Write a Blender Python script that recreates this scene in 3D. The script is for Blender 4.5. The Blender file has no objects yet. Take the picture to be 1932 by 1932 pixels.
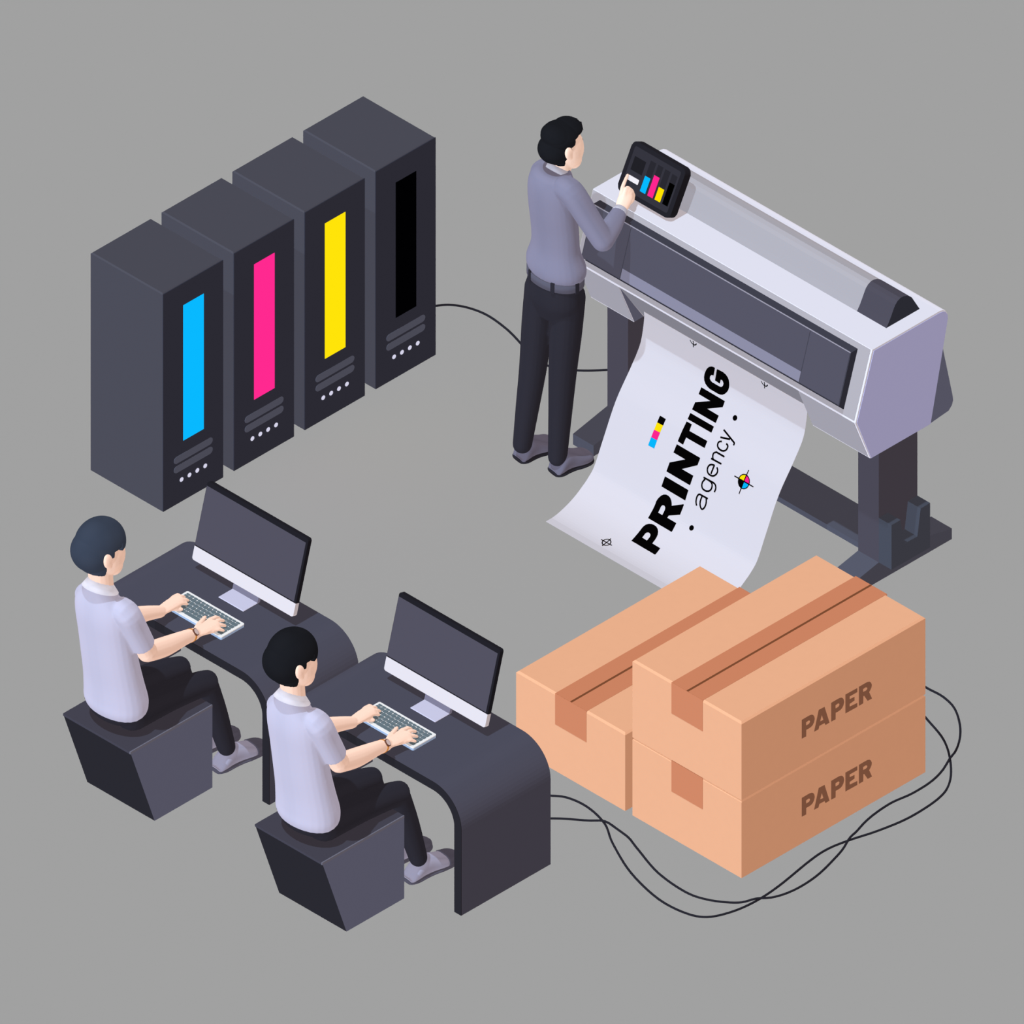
import bpy, bmesh, math
from mathutils import Vector, Matrix
from mathutils.geometry import tessellate_polygon

# A print shop seen in isometric projection: x runs right-down, y right-up, z up (metres).
SC = bpy.context.scene
COL = SC.collection
S = 430.0                                   # image pixels per metre
U = 1.0 / S

# ------------------------------------------------------------------ light levels
AMB = (.744, .636, .564)                       # even fill from all round, by added suns
KEY = (.408, .492, .528)                       # lamp overhead, a little to the front
SIDE = (.36, .444, .504)                      # added fill from the front left, no shadows
TILT = math.radians(17)
KEYDIR = Vector((0, -math.sin(TILT), math.cos(TILT)))

_g = (1+5**.5)/2
DOME = [Vector(v).normalized() for a in (1, -1) for b in (_g, -_g) for v in ((0, a, b), (a, b, 0), (b, 0, a))]
DOME_NORM = sum(max(0, Vector((.45, -.5, .74)).normalized().dot(d)) for d in DOME)

def level(n):
    """light falling on a face with normal n (or the mean over several)"""
    if isinstance(n, list):
        ls = [level(v) for v in n]; return [sum(c)/len(ls) for c in zip(*ls)]
    n = Vector(n).normalized()
    k = max(0, n.dot(KEYDIR)); l = max(0, -n.y); a = sum(max(0, n.dot(d)) for d in DOME)/DOME_NORM
    return [AMB[i]*a + KEY[i]*k + SIDE[i]*l + .011 for i in range(3)]
TOP, LEFT, RIGHT = (0, 0, 1), (0, -1, 0), (1, 0, 0)
FRONT = (.45, -.65, .61)

def lin(h):
    o = []
    for i in (0, 2, 4):
        c = int(h[i:i+2], 16)/255
        o.append(c/12.92 if c <= .04045 else ((c+.055)/1.055)**2.4)
    return o

def mat(name, hexcol, n=FRONT, grain=.0, scale=40, rough=1.0):
    """matte procedural paint: the colour the thing shows on a face with normal n"""
    c = lin(hexcol); lv = level(n)
    c = [min(.97, a/b) for a, b in zip(c, lv)]
    m = bpy.data.materials.new(name); m.use_nodes = True
    nt = m.node_tree; nt.nodes.clear()
    out = nt.nodes.new('ShaderNodeOutputMaterial')
    d = nt.nodes.new('ShaderNodeBsdfDiffuse'); d.inputs['Roughness'].default_value = 0
    nt.links.new(d.outputs[0], out.inputs[0])
    d.inputs['Color'].default_value = (*c, 1)
    if grain:
        tc = nt.nodes.new('ShaderNodeTexCoord'); nz = nt.nodes.new('ShaderNodeTexNoise')
        nz.inputs['Scale'].default_value = scale
        mx = nt.nodes.new('ShaderNodeMix'); mx.data_type = 'RGBA'
        mx.inputs[6].default_value = (*[v*(1-grain) for v in c], 1)
        mx.inputs[7].default_value = (*[min(.98, v*(1+grain)) for v in c], 1)
        nt.links.new(tc.outputs['Object'], nz.inputs['Vector'])
        nt.links.new(nz.outputs['Fac'], mx.inputs[0])
        nt.links.new(mx.outputs[2], d.inputs['Color'])
    return m

M = {}
def glow(key, hexcol):
    """emission in the full colour: indicator lights, and added glow on colour panels"""
    m = mat(key, hexcol); nt = m.node_tree; e = nt.nodes.new('ShaderNodeEmission')
    e.inputs['Color'].default_value = (*lin(hexcol), 1); nt.links.new(e.outputs[0], nt.nodes['Material Output'].inputs[0]); M[key] = m

def mm(key, *a, **k):
    M[key] = mat(key, *a, **k)
mm('floor_grey', 'a1a1a1', TOP, grain=.004, scale=3)
mm('tower_paint', '4b4c58', [TOP, LEFT]); mm('tower_front', '2b2a33', RIGHT); mm('slot_grey', '4a4a56', RIGHT)
glow('led_white', 'd6d4ea'); glow('cyan_panel', '08b9ff'); glow('magenta_panel', 'ff2990')  # LEDs emit; the colour panels only get added glow to keep them bright
glow('yellow_panel', 'ffe409'); mm('black_panel', '010102', RIGHT)
mm('cardboard', 'f1b794', LEFT, grain=.015, scale=25); mm('tape', 'cf8665', [LEFT, TOP]); mm('seam', '7a4a31', TOP)
mm('box_ink', '784e3a', RIGHT)
mm('printer_white', 'e0e1f1', TOP); mm('bezel_grey', 'b8b8c5', (0, -.95, .3)); mm('under_shade', 'a2a1ae', (0, -.93, -.37))
mm('recess_shade', '83828d', (0, -.85, -.54)); mm('recess_shade_dark', '545362', RIGHT); mm('end_lilac', '9590af', RIGHT); mm('rim_white', 'e6e6f5', (.6, -.6, .5))
mm('lid_grey', 'b8b8c4', (0, -.5, .85)); mm('cap_grey', '545362', (0, -.6, .8)); mm('cap_end', '2a2a32', RIGHT)
mm('cover_frame', '40414e', TOP); mm('cover_side', '2b2a33', RIGHT); mm('cover_glass', '575768', (0, -.95, .3)); mm('strip_lilac', '8e8fa9', (0, -.95, .3))
mm('gasket', '26252f', LEFT); mm('edge_line', '9a9aad', LEFT)
mm('stand_steel', '4f4e5d', LEFT); mm('stand_foot', '4a4b58', [TOP, RIGHT]); mm('holder_grey', '545362', RIGHT); mm('bracket_grey', '393941', RIGHT)
mm('paper_white', 'e0e1f1', (0, -.8, .6)); mm('ink', '050405', (0, -.8, .6)); mm('cyan', '06b9ff', (0, -.8, .6))
mm('magenta', 'ff2690', (0, -.8, .6)); mm('yellow', 'ffe60a', (0, -.8, .6))
mm('tablet_case', '26262e', (0, -.89, .45)); mm('tablet_screen', '35353f', (0, -.89, .45)); mm('tablet_slot', '2a2a32', (0, -.89, .45)); mm('tablet_tile', '212127', (0, -.89, .45))
mm('tablet_cyan', '05b9ff', (0, -.89, .45)); mm('tablet_magenta', 'ff2690', (0, -.89, .45)); mm('tablet_yellow', 'ffe300', (0, -.89, .45)); mm('tablet_black', '020202', (0, -.89, .45)); mm('tablet_white', 'f4f2fb', (0, -.89, .45))
mm('desk_top', '454451', [TOP, RIGHT]); mm('desk_edge', '2a2a32', LEFT)
mm('stool_body', '545363', RIGHT); mm('stool_front_shade', '2a2a32', (0, -.95, -.32)); mm('stool_seat', '444350', TOP); mm('piping', '6e6e7e', (.6, 0, .8))
mm('screen_dark', '545363', (0, -.97, .25)); mm('monitor_black', '23232b', (0, -.97, .25)); mm('chin_white', 'e9e8f6', (0, -.97, .25)); mm('stand_lilac', 'c8c9e6', TOP); mm('neck_lilac', '9092b1', (0, -.9, .3))
mm('key_plate', 'eff1f5', TOP); mm('key_base', 'a9c2ea', (.6, -.7, 0)); mm('key_grey', '667680', TOP)
mm('cable_black', '2a2a33', (.3, -.4, .8))
BODY = [TOP, RIGHT, FRONT]
mm('skin', 'fcd6c4', [RIGHT, FRONT]); mm('skin_fair', 'fedccb', [RIGHT, FRONT]); mm('shirt_lilac', 'c9cae8', [TOP, FRONT]); mm('collar_white', 'e6e6f6', BODY); mm('trousers', '2b2a33', [RIGHT, FRONT])
mm('hair_black', '1e2026', FRONT); mm('hair_blue', '3d475a', FRONT); mm('shoe_lilac', 'a0a0ba', TOP); mm('shoe_dark', '545363', BODY)
mm('sweater', '8889a5', [TOP, FRONT]); mm('collar_grey', 'b7b7c7', BODY); mm('belt', '565565', [RIGHT, FRONT]); mm('shoe_slate', '74748c', FRONT); mm('sole_black', '2c2b34', (.5, -.7, 0))
mm('watch_case', '6b4436', TOP); mm('watch_face', 'd3c0bf', TOP); mm('watch_strap', 'd08a45', (.8, -.5, 0)); mm('eye_dark', '2a2020'); mm('lip', 'd88f80')

# ------------------------------------------------------------------ building helpers
def link(o, parent=None):
    COL.objects.link(o)
    if parent: o.parent = parent
    return o

def empty(name, loc, label, cat, group=None):
    o = bpy.data.objects.new(name, None); o.location = loc; o.empty_display_size = .1
    link(o); return tag(o, label, cat, group)

def tag(o, label, cat, group=None):
    o['label'] = label; o['category'] = cat
    if group: o['group'] = group
    return o

def obj(name, bm, mats, parent=None, base=(0, 0, 0), smooth=False):
    """one mesh object out of a bmesh given in world metres; base = origin of the thing"""
    bmesh.ops.recalc_face_normals(bm, faces=bm.faces[:])
    bmesh.ops.translate(bm, verts=bm.verts[:], vec=-Vector(base))
    me = bpy.data.meshes.new(name); bm.to_mesh(me); bm.free()
    for m in (mats if isinstance(mats, (list, tuple)) else [mats]): me.materials.append(M[m])
    if smooth:
        for p in me.polygons: p.use_smooth = True
    o = bpy.data.objects.new(name, me)
    if parent is None: o.location = base
    return link(o, parent)

def prism(bm, poly, axis, a, b, mi=0):
    """polygon in the plane across axis, swept from a to b"""
    def v(p, t):
        return (t, p[0], p[1]) if axis == 'x' else (p[0], t, p[1]) if axis == 'y' else (p[0], p[1], t)
    lo = [bm.verts.new(v(p, a)) for p in poly]; hi = [bm.verts.new(v(p, b)) for p in poly]
    n = len(poly); fs = [bm.faces.new(lo), bm.faces.new(hi[::-1])]
    for i in range(n):
        fs.append(bm.faces.new((lo[i], hi[i], hi[(i+1) % n], lo[(i+1) % n])))
    for f in fs: f.material_index = mi
    return fs

def box(bm, x0, x1, y0, y1, z0, z1, mi=0):
    return prism(bm, [(x0, y0), (x1, y0), (x1, y1), (x0, y1)], 'z', z0, z1, mi)

def bevel(bm, w, seg=1, sel=None):
    es = [e for e in bm.edges if sel is None or sel(e)]
    bmesh.ops.bevel(bm, geom=es, offset=w, segments=seg, profile=.5, affect='EDGES')

def new(): return bmesh.new()

def crv(P, n=6):
    """smooth curve through the points (tuples of any length)"""
    out = []; Q = [P[0]] + list(P) + [P[-1]]
    for i in range(1, len(Q)-2):
        for k in range(n):
            t = k/n
            out.append(tuple(.5*((2*b)+(c-a)*t+(2*a-5*b+4*c-d)*t*t+(-a+3*b-3*c+d)*t**3) for a, b, c, d in zip(Q[i-1], Q[i], Q[i+1], Q[i+2])))
    out.append(tuple(P[-1])); return out

def tube(bm, pts, rads, n=16, squash=None, cap=True, step=5, smoothpath=True):
    """tapered round limb through pts; squash = (direction, factor) flattens it"""
    if isinstance(rads, (int, float)): rads = [rads]*len(pts)
    if smoothpath and len(pts) > 2:
        P = crv([tuple(p)+(r,) for p, r in zip(pts, rads)], step)
        pts = [Vector(p[:3]) for p in P]; rads = [max(.001, p[3]) for p in P]
    else:
        pts = [Vector(p) for p in pts]
    tans = []
    for i in range(len(pts)):
        a = pts[max(0, i-1)]; b = pts[min(len(pts)-1, i+1)]
        tans.append((b-a).normalized())
    if cap:
        cp, cr_ = [], []
        for k in (3, 2, 1):
            th = k*math.pi/8
            cp.append(pts[0]-tans[0]*rads[0]*math.sin(th)*.98); cr_.append(rads[0]*math.cos(th))
        ep, er = [], []
        for k in (1, 2, 3):
            th = k*math.pi/8
            ep.append(pts[-1]+tans[-1]*rads[-1]*math.sin(th)*.98); er.append(rads[-1]*math.cos(th))
        tans = [tans[0]]*3+tans+[tans[-1]]*3
        pts = cp+pts+ep; rads = cr_+rads+er
    ref = Vector((0, 0, 1)) if abs(tans[0].z) < .9 else Vector((1, 0, 0))
    u = tans[0].cross(ref).normalized(); rings = []
    for p, r, t in zip(pts, rads, tans):
        u = (u - t*u.dot(t)).normalized(); w = t.cross(u)
        ring = []
        for k in range(n):
            a = 2*math.pi*k/n
            off = (u*math.cos(a)+w*math.sin(a))*r
            if squash:
                d = Vector(squash[0]).normalized(); off = off - d*off.dot(d)*(1-squash[1])
            ring.append(bm.verts.new(p+off))
        rings.append(ring)
    for a, b in zip(rings, rings[1:]):
        for k in range(n):
            bm.faces.new((a[k], a[(k+1) % n], b[(k+1) % n], b[k]))
    bm.faces.new(rings[0][::-1]); bm.faces.new(rings[-1])

def rings_loft(bm, secs, n=28):
    """closed solid through horizontal ellipses (x, y, z, rx, ry, tilt_y)"""
    secs = crv(secs, 4); R = []
    for x, y, z, a, b, t in secs:
        R.append([bm.verts.new((x+a*math.cos(q), y+b*math.sin(q), z+t*b*math.sin(q))) for q in [2*math.pi*k/n for k in range(n)]])
    for p, q in zip(R, R[1:]):
        for k in range(n): bm.faces.new((p[k], p[(k+1) % n], q[(k+1) % n], q[k]))
    bm.faces.new(R[0][::-1]); bm.faces.new(R[-1])

def ball(bm, c, r, n=20, rot=None):
    """ellipsoid"""
    mt = Matrix.Translation(c) @ (rot.to_4x4() if rot else Matrix.Identity(4)) @ Matrix.Diagonal((*r, 1))
    bmesh.ops.create_uvsphere(bm, u_segments=n, v_segments=n//2+2, radius=1, matrix=mt)

def fuse(bm, voxel, it=3):
    """one continuous skin over all the solids in bm"""
    bmesh.ops.recalc_face_normals(bm, faces=bm.faces[:])
    me = bpy.data.meshes.new('t'); bm.to_mesh(me); bm.free()
    o = bpy.data.objects.new('t', me); COL.objects.link(o)
    r = o.modifiers.new('r', 'REMESH'); r.mode = 'VOXEL'; r.voxel_size = voxel
    s = o.modifiers.new('s', 'SMOOTH'); s.iterations = it; s.factor = .5
    dg = bpy.context.evaluated_depsgraph_get(); dg.update()
    me2 = bpy.data.meshes.new_from_object(o.evaluated_get(dg))
    b = bmesh.new(); b.from_mesh(me2)
    bpy.data.objects.remove(o); bpy.data.meshes.remove(me); bpy.data.meshes.remove(me2)
    return b

def round_rect(x0, x1, y0, y1, r, n=6, corners=(1, 1, 1, 1)):
    out = []
    for (cx, cy, a0), on in zip(((x1-r, y1-r, 0), (x0+r, y1-r, 90), (x0+r, y0+r, 180), (x1-r, y0+r, 270)), corners):
        if not on:
            out.append((x1 if a0 in (0, 270) else x0, y1 if a0 in (0, 90) else y0)); continue
        for k in range(n+1):
            a = math.radians(a0+90*k/n); out.append((cx+r*math.cos(a), cy+r*math.sin(a)))
    return out

def dup(root, off, label, cat=None):
    """copy of a thing with copies of its parts and sub-parts"""
    r = root.copy(); COL.objects.link(r); r.location = root.location+Vector(off); r['label'] = label
    pairs = [(root, r)]
    while pairs:
        src, dst = pairs.pop()
        for ch in list(src.children):
            if ch.name.startswith('~'): continue
            c = ch.copy(); COL.objects.link(c); c.parent = dst; pairs.append((ch, c))
    return r

def fill(bm, loops, mi, place, cut=None):
    """flat shape with holes, cut into narrow bands and laid on a surface by place(u, v)"""
    b = bmesh.new(); flat = [v for l in loops for v in l]
    tri = tessellate_polygon([[Vector((p[0], p[1], 0)) for p in l] for l in loops])
    vs = [b.verts.new((p[0], p[1], 0)) for p in flat]
    for t in tri:
        try: b.faces.new([vs[i] for i in t])
        except ValueError: pass
    if cut:
        lo = min(p[1] for p in flat); hi = max(p[1] for p in flat); k = math.ceil(lo/cut)*cut
        while k < hi:
            bmesh.ops.bisect_plane(b, geom=b.verts[:]+b.edges[:]+b.faces[:], plane_co=(0, k, 0), plane_no=(0, 1, 0)); k += cut
    mp = {v: bm.verts.new(place(v.co.x, v.co.y)) for v in b.verts}
    for f in b.faces:
        g = bm.faces.new([mp[v] for v in f.verts]); g.material_index = mi
    b.free()

PAPER_X=0.1594
PAPER_PROFILE=[(0.6596,0.8265),(0.6601,0.8219),(0.6610,0.8159),(0.6618,0.8081),(0.6620,0.7982),(0.6612,0.7858),(0.6592,0.7694),(0.6562,0.7491),(0.6526,0.7274),(0.6486,0.7065),(0.6444,0.6888),(0.6405,0.6753),(0.6364,0.6643),(0.6320,0.6545),(0.6267,0.6444),(0.6201,0.6326),(0.6124,0.6196),(0.6039,0.6063),(0.5943,0.5920),(0.5833,0.5760),(0.5708,0.5576),(0.5558,0.5368),(0.5387,0.5139),(0.5205,0.4891),(0.5023,0.4628),(0.4853,0.4352),(0.4692,0.4049),(0.4533,0.3720),(0.4380,0.3381),(0.4233,0.3052),(0.4096,0.2751),(0.3969,0.2471),(0.3850,0.2200),(0.3739,0.1948),(0.3635,0.1723),(0.3537,0.1535),(0.3447,0.1392),(0.3367,0.1289),(0.3291,0.1212),(0.3218,0.1146),(0.3142,0.1077),(0.3067,0.1007),(0.2993,0.0947),(0.2919,0.0892),(0.2844,0.0838),(0.2764,0.0782),(0.2681,0.0723),(0.2594,0.0662),(0.2505,0.0603),(0.2414,0.0545),(0.2320,0.0491),(0.2225,0.0441),(0.2129,0.0393),(0.2029,0.0347),(0.1925,0.0303),(0.1814,0.0260),(0.1694,0.0218),(0.1566,0.0175),(0.1434,0.0135),(0.1301,0.0100),(0.1169,0.0070),(0.1028,0.0047),(0.0875,0.0030),(0.0728,0.0030),(0.0601,0.0030),(0.0511,0.0030)]
PRINT_SHAPES=[('ink',[[(0.3946,0.9629),(0.3937,0.8881),(0.3953,0.8756),(0.4005,0.8646),(0.4099,0.8556),(0.4221,0.8501),(0.4368,0.8477),(0.4527,0.8496),(0.4658,0.8555),(0.4763,0.8649),(0.4840,0.8778),(0.4876,0.8907),(0.4891,0.9051),(0.4897,0.9243),(0.5404,0.9250),(0.5437,0.9606),(0.5411,0.9642)],[(0.4272,0.9242),(0.4262,0.9013),(0.4296,0.8941),(0.4367,0.8897),(0.4469,0.8905),(0.4542,0.8963),(0.4573,0.9056),(0.4572,0.9252)]]),
('ink',[[(0.3889,0.8350),(0.3838,0.7510),(0.3884,0.7352),(0.3980,0.7189),(0.4099,0.7076),(0.4241,0.7016),(0.4383,0.7012),(0.4507,0.7054),(0.4600,0.7133),(0.4670,0.7231),(0.4720,0.7341),(0.5298,0.7005),(0.5337,0.7015),(0.5313,0.7506),(0.4765,0.7801),(0.4768,0.7915),(0.5319,0.7918),(0.5330,0.7943),(0.5368,0.8343),(0.5348,0.8363)],[(0.4195,0.7913),(0.4186,0.7651),(0.4211,0.7562),(0.4260,0.7521),(0.4337,0.7509),(0.4415,0.7557),(0.4446,0.7645),(0.4453,0.7924)]]),
('ink',[[(0.3853,0.6798),(0.3871,0.6302),(0.5334,0.6312),(0.5337,0.6814)]]),
('ink',[[(0.3861,0.6070),(0.3882,0.5632),(0.4651,0.5140),(0.3916,0.5137),(0.3947,0.4724),(0.5410,0.4734),(0.5393,0.5089),(0.4636,0.5612),(0.5350,0.5611),(0.5334,0.6083)]]),
('ink',[[(0.3940,0.4587),(0.3969,0.3615),(0.4291,0.3611),(0.4318,0.3920),(0.5428,0.3911),(0.5440,0.4247),(0.4297,0.4249),(0.4281,0.4604)]]),
('ink',[[(0.3962,0.3506),(0.3955,0.3208),(0.5424,0.3209),(0.5437,0.3503)]]),
('ink',[[(0.3958,0.3035),(0.3954,0.2693),(0.4677,0.2300),(0.3949,0.2293),(0.3941,0.1964),(0.5415,0.1976),(0.5428,0.2260),(0.4702,0.2669),(0.5416,0.2682),(0.5427,0.3035)]]),
('ink',[[(0.4459,0.0776),(0.4340,0.0773),(0.4224,0.0811),(0.4095,0.0896),(0.3995,0.1034),(0.3934,0.1194),(0.3910,0.1335),(0.3914,0.1478),(0.3970,0.1613),(0.4078,0.1724),(0.4233,0.1797),(0.4417,0.1841),(0.4908,0.1843),(0.5044,0.1829),(0.5166,0.1783),(0.5272,0.1696),(0.5365,0.1559),(0.5417,0.1423),(0.5428,0.1272),(0.5407,0.1134),(0.5354,0.0978),(0.5253,0.0859),(0.5119,0.0790),(0.4950,0.0753),(0.4605,0.0769),(0.4571,0.0814),(0.4562,0.1353),(0.4872,0.1372),(0.4880,0.1174),(0.4958,0.1154),(0.5027,0.1196),(0.5074,0.1272),(0.5067,0.1373),(0.5018,0.1459),(0.4937,0.1496),(0.4816,0.1503),(0.4428,0.1502),(0.4313,0.1458),(0.4253,0.1389),(0.4251,0.1292),(0.4312,0.1199),(0.4438,0.1160)]]),
('cyan',[[(0.2467,0.5438),(0.2491,0.5036),(0.2858,0.5026),(0.2846,0.5431)]]),
('magenta',[[(0.2491,0.5036),(0.2513,0.4664),(0.2877,0.4649),(0.2858,0.5026)]]),
('yellow',[[(0.2513,0.4664),(0.2527,0.4310),(0.2894,0.4301),(0.2877,0.4649)]]),
('ink',[[(0.2527,0.4310),(0.2532,0.3981),(0.2897,0.3987),(0.2894,0.4301)]])]
PRINT_STROKES=[(0.0082,[(0.6025,0.6753),(0.6006,0.6728),(0.5979,0.6693),(0.5950,0.6652),(0.5928,0.6608),(0.5913,0.6562),(0.5903,0.6510),(0.5896,0.6458),(0.5895,0.6411),(0.5899,0.6366),(0.5909,0.6323),(0.5923,0.6284),(0.5940,0.6254),(0.5963,0.6233),(0.5991,0.6221),(0.6019,0.6213),(0.6038,0.6207)]),
(0.0082,[(0.6009,0.6214),(0.6500,0.6207)]),
(0.0082,[(0.6153,0.6240),(0.6150,0.6285),(0.6144,0.6350),(0.6141,0.6420),(0.6143,0.6482),(0.6153,0.6533),(0.6168,0.6582),(0.6187,0.6626),(0.6209,0.6665),(0.6235,0.6699),(0.6265,0.6728),(0.6296,0.6751),(0.6324,0.6765),(0.6348,0.6770),(0.6370,0.6766),(0.6391,0.6755),(0.6411,0.6738),(0.6430,0.6714),(0.6448,0.6682),(0.6464,0.6645),(0.6475,0.6606),(0.6482,0.6564),(0.6486,0.6518),(0.6485,0.6470),(0.6479,0.6422),(0.6464,0.6370),(0.6443,0.6313),(0.6421,0.6263),(0.6406,0.6227)]),
(0.0082,[(0.5910,0.5439),(0.6539,0.5424)]),
(0.0082,[(0.6499,0.5424),(0.6528,0.5429),(0.6571,0.5435),(0.6616,0.5446),(0.6653,0.5464),(0.6682,0.5492),(0.6706,0.5527),(0.6726,0.5567),(0.6739,0.5608),(0.6742,0.5655),(0.6738,0.5708),(0.6731,0.5756),(0.6727,0.5789)]),
(0.0082,[(0.6029,0.5470),(0.6011,0.5502),(0.5985,0.5548),(0.5960,0.5598),(0.5944,0.5645),(0.5938,0.5688),(0.5940,0.5730),(0.5946,0.5770),(0.5958,0.5806),(0.5974,0.5839),(0.5995,0.5869),(0.6022,0.5895),(0.6054,0.5915),(0.6094,0.5928),(0.6142,0.5937),(0.6192,0.5940),(0.6239,0.5938),(0.6285,0.5930),(0.6330,0.5917),(0.6373,0.5899),(0.6410,0.5877),(0.6443,0.5849),(0.6472,0.5816),(0.6495,0.5779),(0.6511,0.5740),(0.6518,0.5697),(0.6517,0.5650),(0.6510,0.5604),(0.6498,0.5564),(0.6480,0.5530),(0.6456,0.5501),(0.6428,0.5477),(0.6396,0.5458),(0.6355,0.5447),(0.6308,0.5442),(0.6263,0.5441),(0.6232,0.5440)]),
(0.0082,[(0.6243,0.5126),(0.6271,0.4688)]),
(0.0082,[(0.6290,0.4704),(0.6260,0.4707),(0.6215,0.4711),(0.6167,0.4718),(0.6126,0.4729),(0.6092,0.4746),(0.6059,0.4767),(0.6031,0.4791),(0.6008,0.4818),(0.5991,0.4849),(0.5979,0.4883),(0.5971,0.4918),(0.5968,0.4951),(0.5970,0.4983),(0.5976,0.5015),(0.5987,0.5045),(0.6001,0.5073),(0.6019,0.5100),(0.6041,0.5126),(0.6067,0.5148),(0.6099,0.5166),(0.6140,0.5179),(0.6188,0.5188),(0.6238,0.5192),(0.6285,0.5189),(0.6329,0.5179),(0.6373,0.5163),(0.6414,0.5141),(0.6450,0.5115),(0.6481,0.5083),(0.6507,0.5046),(0.6529,0.5006),(0.6543,0.4967),(0.6549,0.4930),(0.6548,0.4892),(0.6542,0.4855),(0.6530,0.4821),(0.6510,0.4790),(0.6482,0.4761),(0.6454,0.4736),(0.6434,0.4719)]),
(0.0082,[(0.5972,0.4501),(0.6608,0.4489)]),
(0.0082,[(0.6103,0.4497),(0.6087,0.4477),(0.6063,0.4448),(0.6039,0.4415),(0.6020,0.4382),(0.6008,0.4347),(0.5999,0.4309),(0.5996,0.4271),(0.6003,0.4237),(0.6027,0.4206),(0.6063,0.4177),(0.6100,0.4152),(0.6125,0.4134)]),
(0.0082,[(0.6088,0.4138),(0.6617,0.4138)]),
(0.0082,[(0.6155,0.3603),(0.6131,0.3613),(0.6097,0.3627),(0.6062,0.3645),(0.6036,0.3666),(0.6019,0.3690),(0.6008,0.3718),(0.6003,0.3748),(0.6004,0.3778),(0.6012,0.3810),(0.6026,0.3843),(0.6046,0.3874),(0.6073,0.3900),(0.6109,0.3922),(0.6152,0.3940),(0.6199,0.3953),(0.6245,0.3961),(0.6291,0.3963),(0.6340,0.3960),(0.6387,0.3952),(0.6428,0.3939),(0.6465,0.3920),(0.6498,0.3896),(0.6526,0.3868),(0.6548,0.3839),(0.6562,0.3807),(0.6569,0.3772),(0.6571,0.3737),(0.6569,0.3707),(0.6563,0.3681),(0.6552,0.3658),(0.6537,0.3639),(0.6519,0.3622),(0.6493,0.3609),(0.6462,0.3599),(0.6432,0.3592),(0.6412,0.3587)]),
(0.0082,[(0.5981,0.3475),(0.6502,0.3343)]),
(0.0082,[(0.5971,0.3110),(0.6664,0.3340)]),
(0.0082,[(0.6636,0.3332),(0.6667,0.3341),(0.6713,0.3354),(0.6759,0.3371),(0.6792,0.3390),(0.6806,0.3416),(0.6810,0.3447),(0.6809,0.3476),(0.6808,0.3497)]),
(0.0052,[(0.7496,0.4662),(0.8679,0.4664)]),
(0.0052,[(0.8111,0.4113),(0.8052,0.5278)]),
(0.0048,[(0.2744,1.0332),(0.3400,1.0321)]),
(0.0048,[(0.3074,1.0606),(0.3073,1.0038)])]
PRINT_DOTS=[(0.6267,0.2406),(0.6165,0.7764)]
COLOUR_MARK=(0.8087,0.4671)
SMALL_MARK=(0.3070,1.0324)
TOP_MARKS=[(0.3070,0.0077),(0.7488,0.0082)]
BOX_LETTERS=[[[(0.3725,0.2459),(0.4057,0.2465),(0.4221,0.2461),(0.4343,0.2433),(0.4438,0.2369),(0.4507,0.2252),(0.4534,0.2109),(0.4493,0.1952),(0.4411,0.1840),(0.4302,0.1788),(0.4139,0.1776),(0.4008,0.1782),(0.4003,0.1431),(0.3725,0.1447)],[(0.3997,0.2188),(0.4152,0.2212),(0.4221,0.2171),(0.4240,0.2103),(0.4180,0.2026),(0.4003,0.2021)]],
[[(0.4487,0.1436),(0.4779,0.2470),(0.5141,0.2454),(0.5452,0.1449),(0.5201,0.1445),(0.5138,0.1578),(0.4820,0.1588),(0.4765,0.1427)],[(0.4874,0.1809),(0.4970,0.2091),(0.5065,0.1789)]],
[[(0.5550,0.2462),(0.5882,0.2468),(0.6045,0.2464),(0.6168,0.2436),(0.6263,0.2372),(0.6331,0.2255),(0.6359,0.2112),(0.6318,0.1955),(0.6236,0.1843),(0.6127,0.1791),(0.5964,0.1778),(0.5833,0.1785),(0.5828,0.1434),(0.5550,0.1450)],[(0.5822,0.2191),(0.5977,0.2215),(0.6045,0.2174),(0.6064,0.2105),(0.6005,0.2029),(0.5828,0.2023)]],
[[(0.6435,0.2467),(0.7176,0.2451),(0.7176,0.2227),(0.6699,0.2229),(0.6699,0.2088),(0.7004,0.2060),(0.7004,0.1864),(0.6699,0.1828),(0.6699,0.1687),(0.7176,0.1649),(0.7176,0.1432),(0.6435,0.1448)]],
[[(0.7271,0.2462),(0.7571,0.2466),(0.7789,0.2463),(0.7925,0.2418),(0.8020,0.2323),(0.8075,0.2178),(0.8061,0.2055),(0.7993,0.1948),(0.7911,0.1859),(0.8088,0.1428),(0.7816,0.1435),(0.7598,0.1815),(0.7552,0.1815),(0.7543,0.1441),(0.7271,0.1436)],[(0.7538,0.2211),(0.7707,0.2221),(0.7789,0.2156),(0.7789,0.2085),(0.7707,0.2044),(0.7538,0.2057)]]]
TABLET_ORIGIN=(-0.0732,0.7188,1.3392)
TABLET_UP=(0.0000,0.4542,0.8909)
TABLET_SIZE=(0.3292,0.2391,0.0430)
TABLET_MARKS=[('slot',(0.1294,0.0477,0.1625,0.1952)),
('slot',(0.1755,0.0475,0.2070,0.1956)),
('slot',(0.2197,0.0482,0.2516,0.1943)),
('slot',(0.2646,0.0492,0.2965,0.1913)),
('cyan',(0.1275,0.0477,0.1606,0.1215)),
('magenta',(0.1736,0.0475,0.2066,0.1455)),
('yellow',(0.2185,0.0482,0.2519,0.1086)),
('black',(0.2657,0.0492,0.2976,0.1515)),
('white',(0.0424,0.0660,0.1054,0.0893)),
('tile',(0.0395,0.1136,0.1083,0.1772))]

# ------------------------------------------------------------------ the setting
bm = new(); box(bm, -30, 30, -30, 30, -.05, 0)
floor = obj('floor', bm, 'floor_grey'); floor['kind'] = 'structure'

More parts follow.
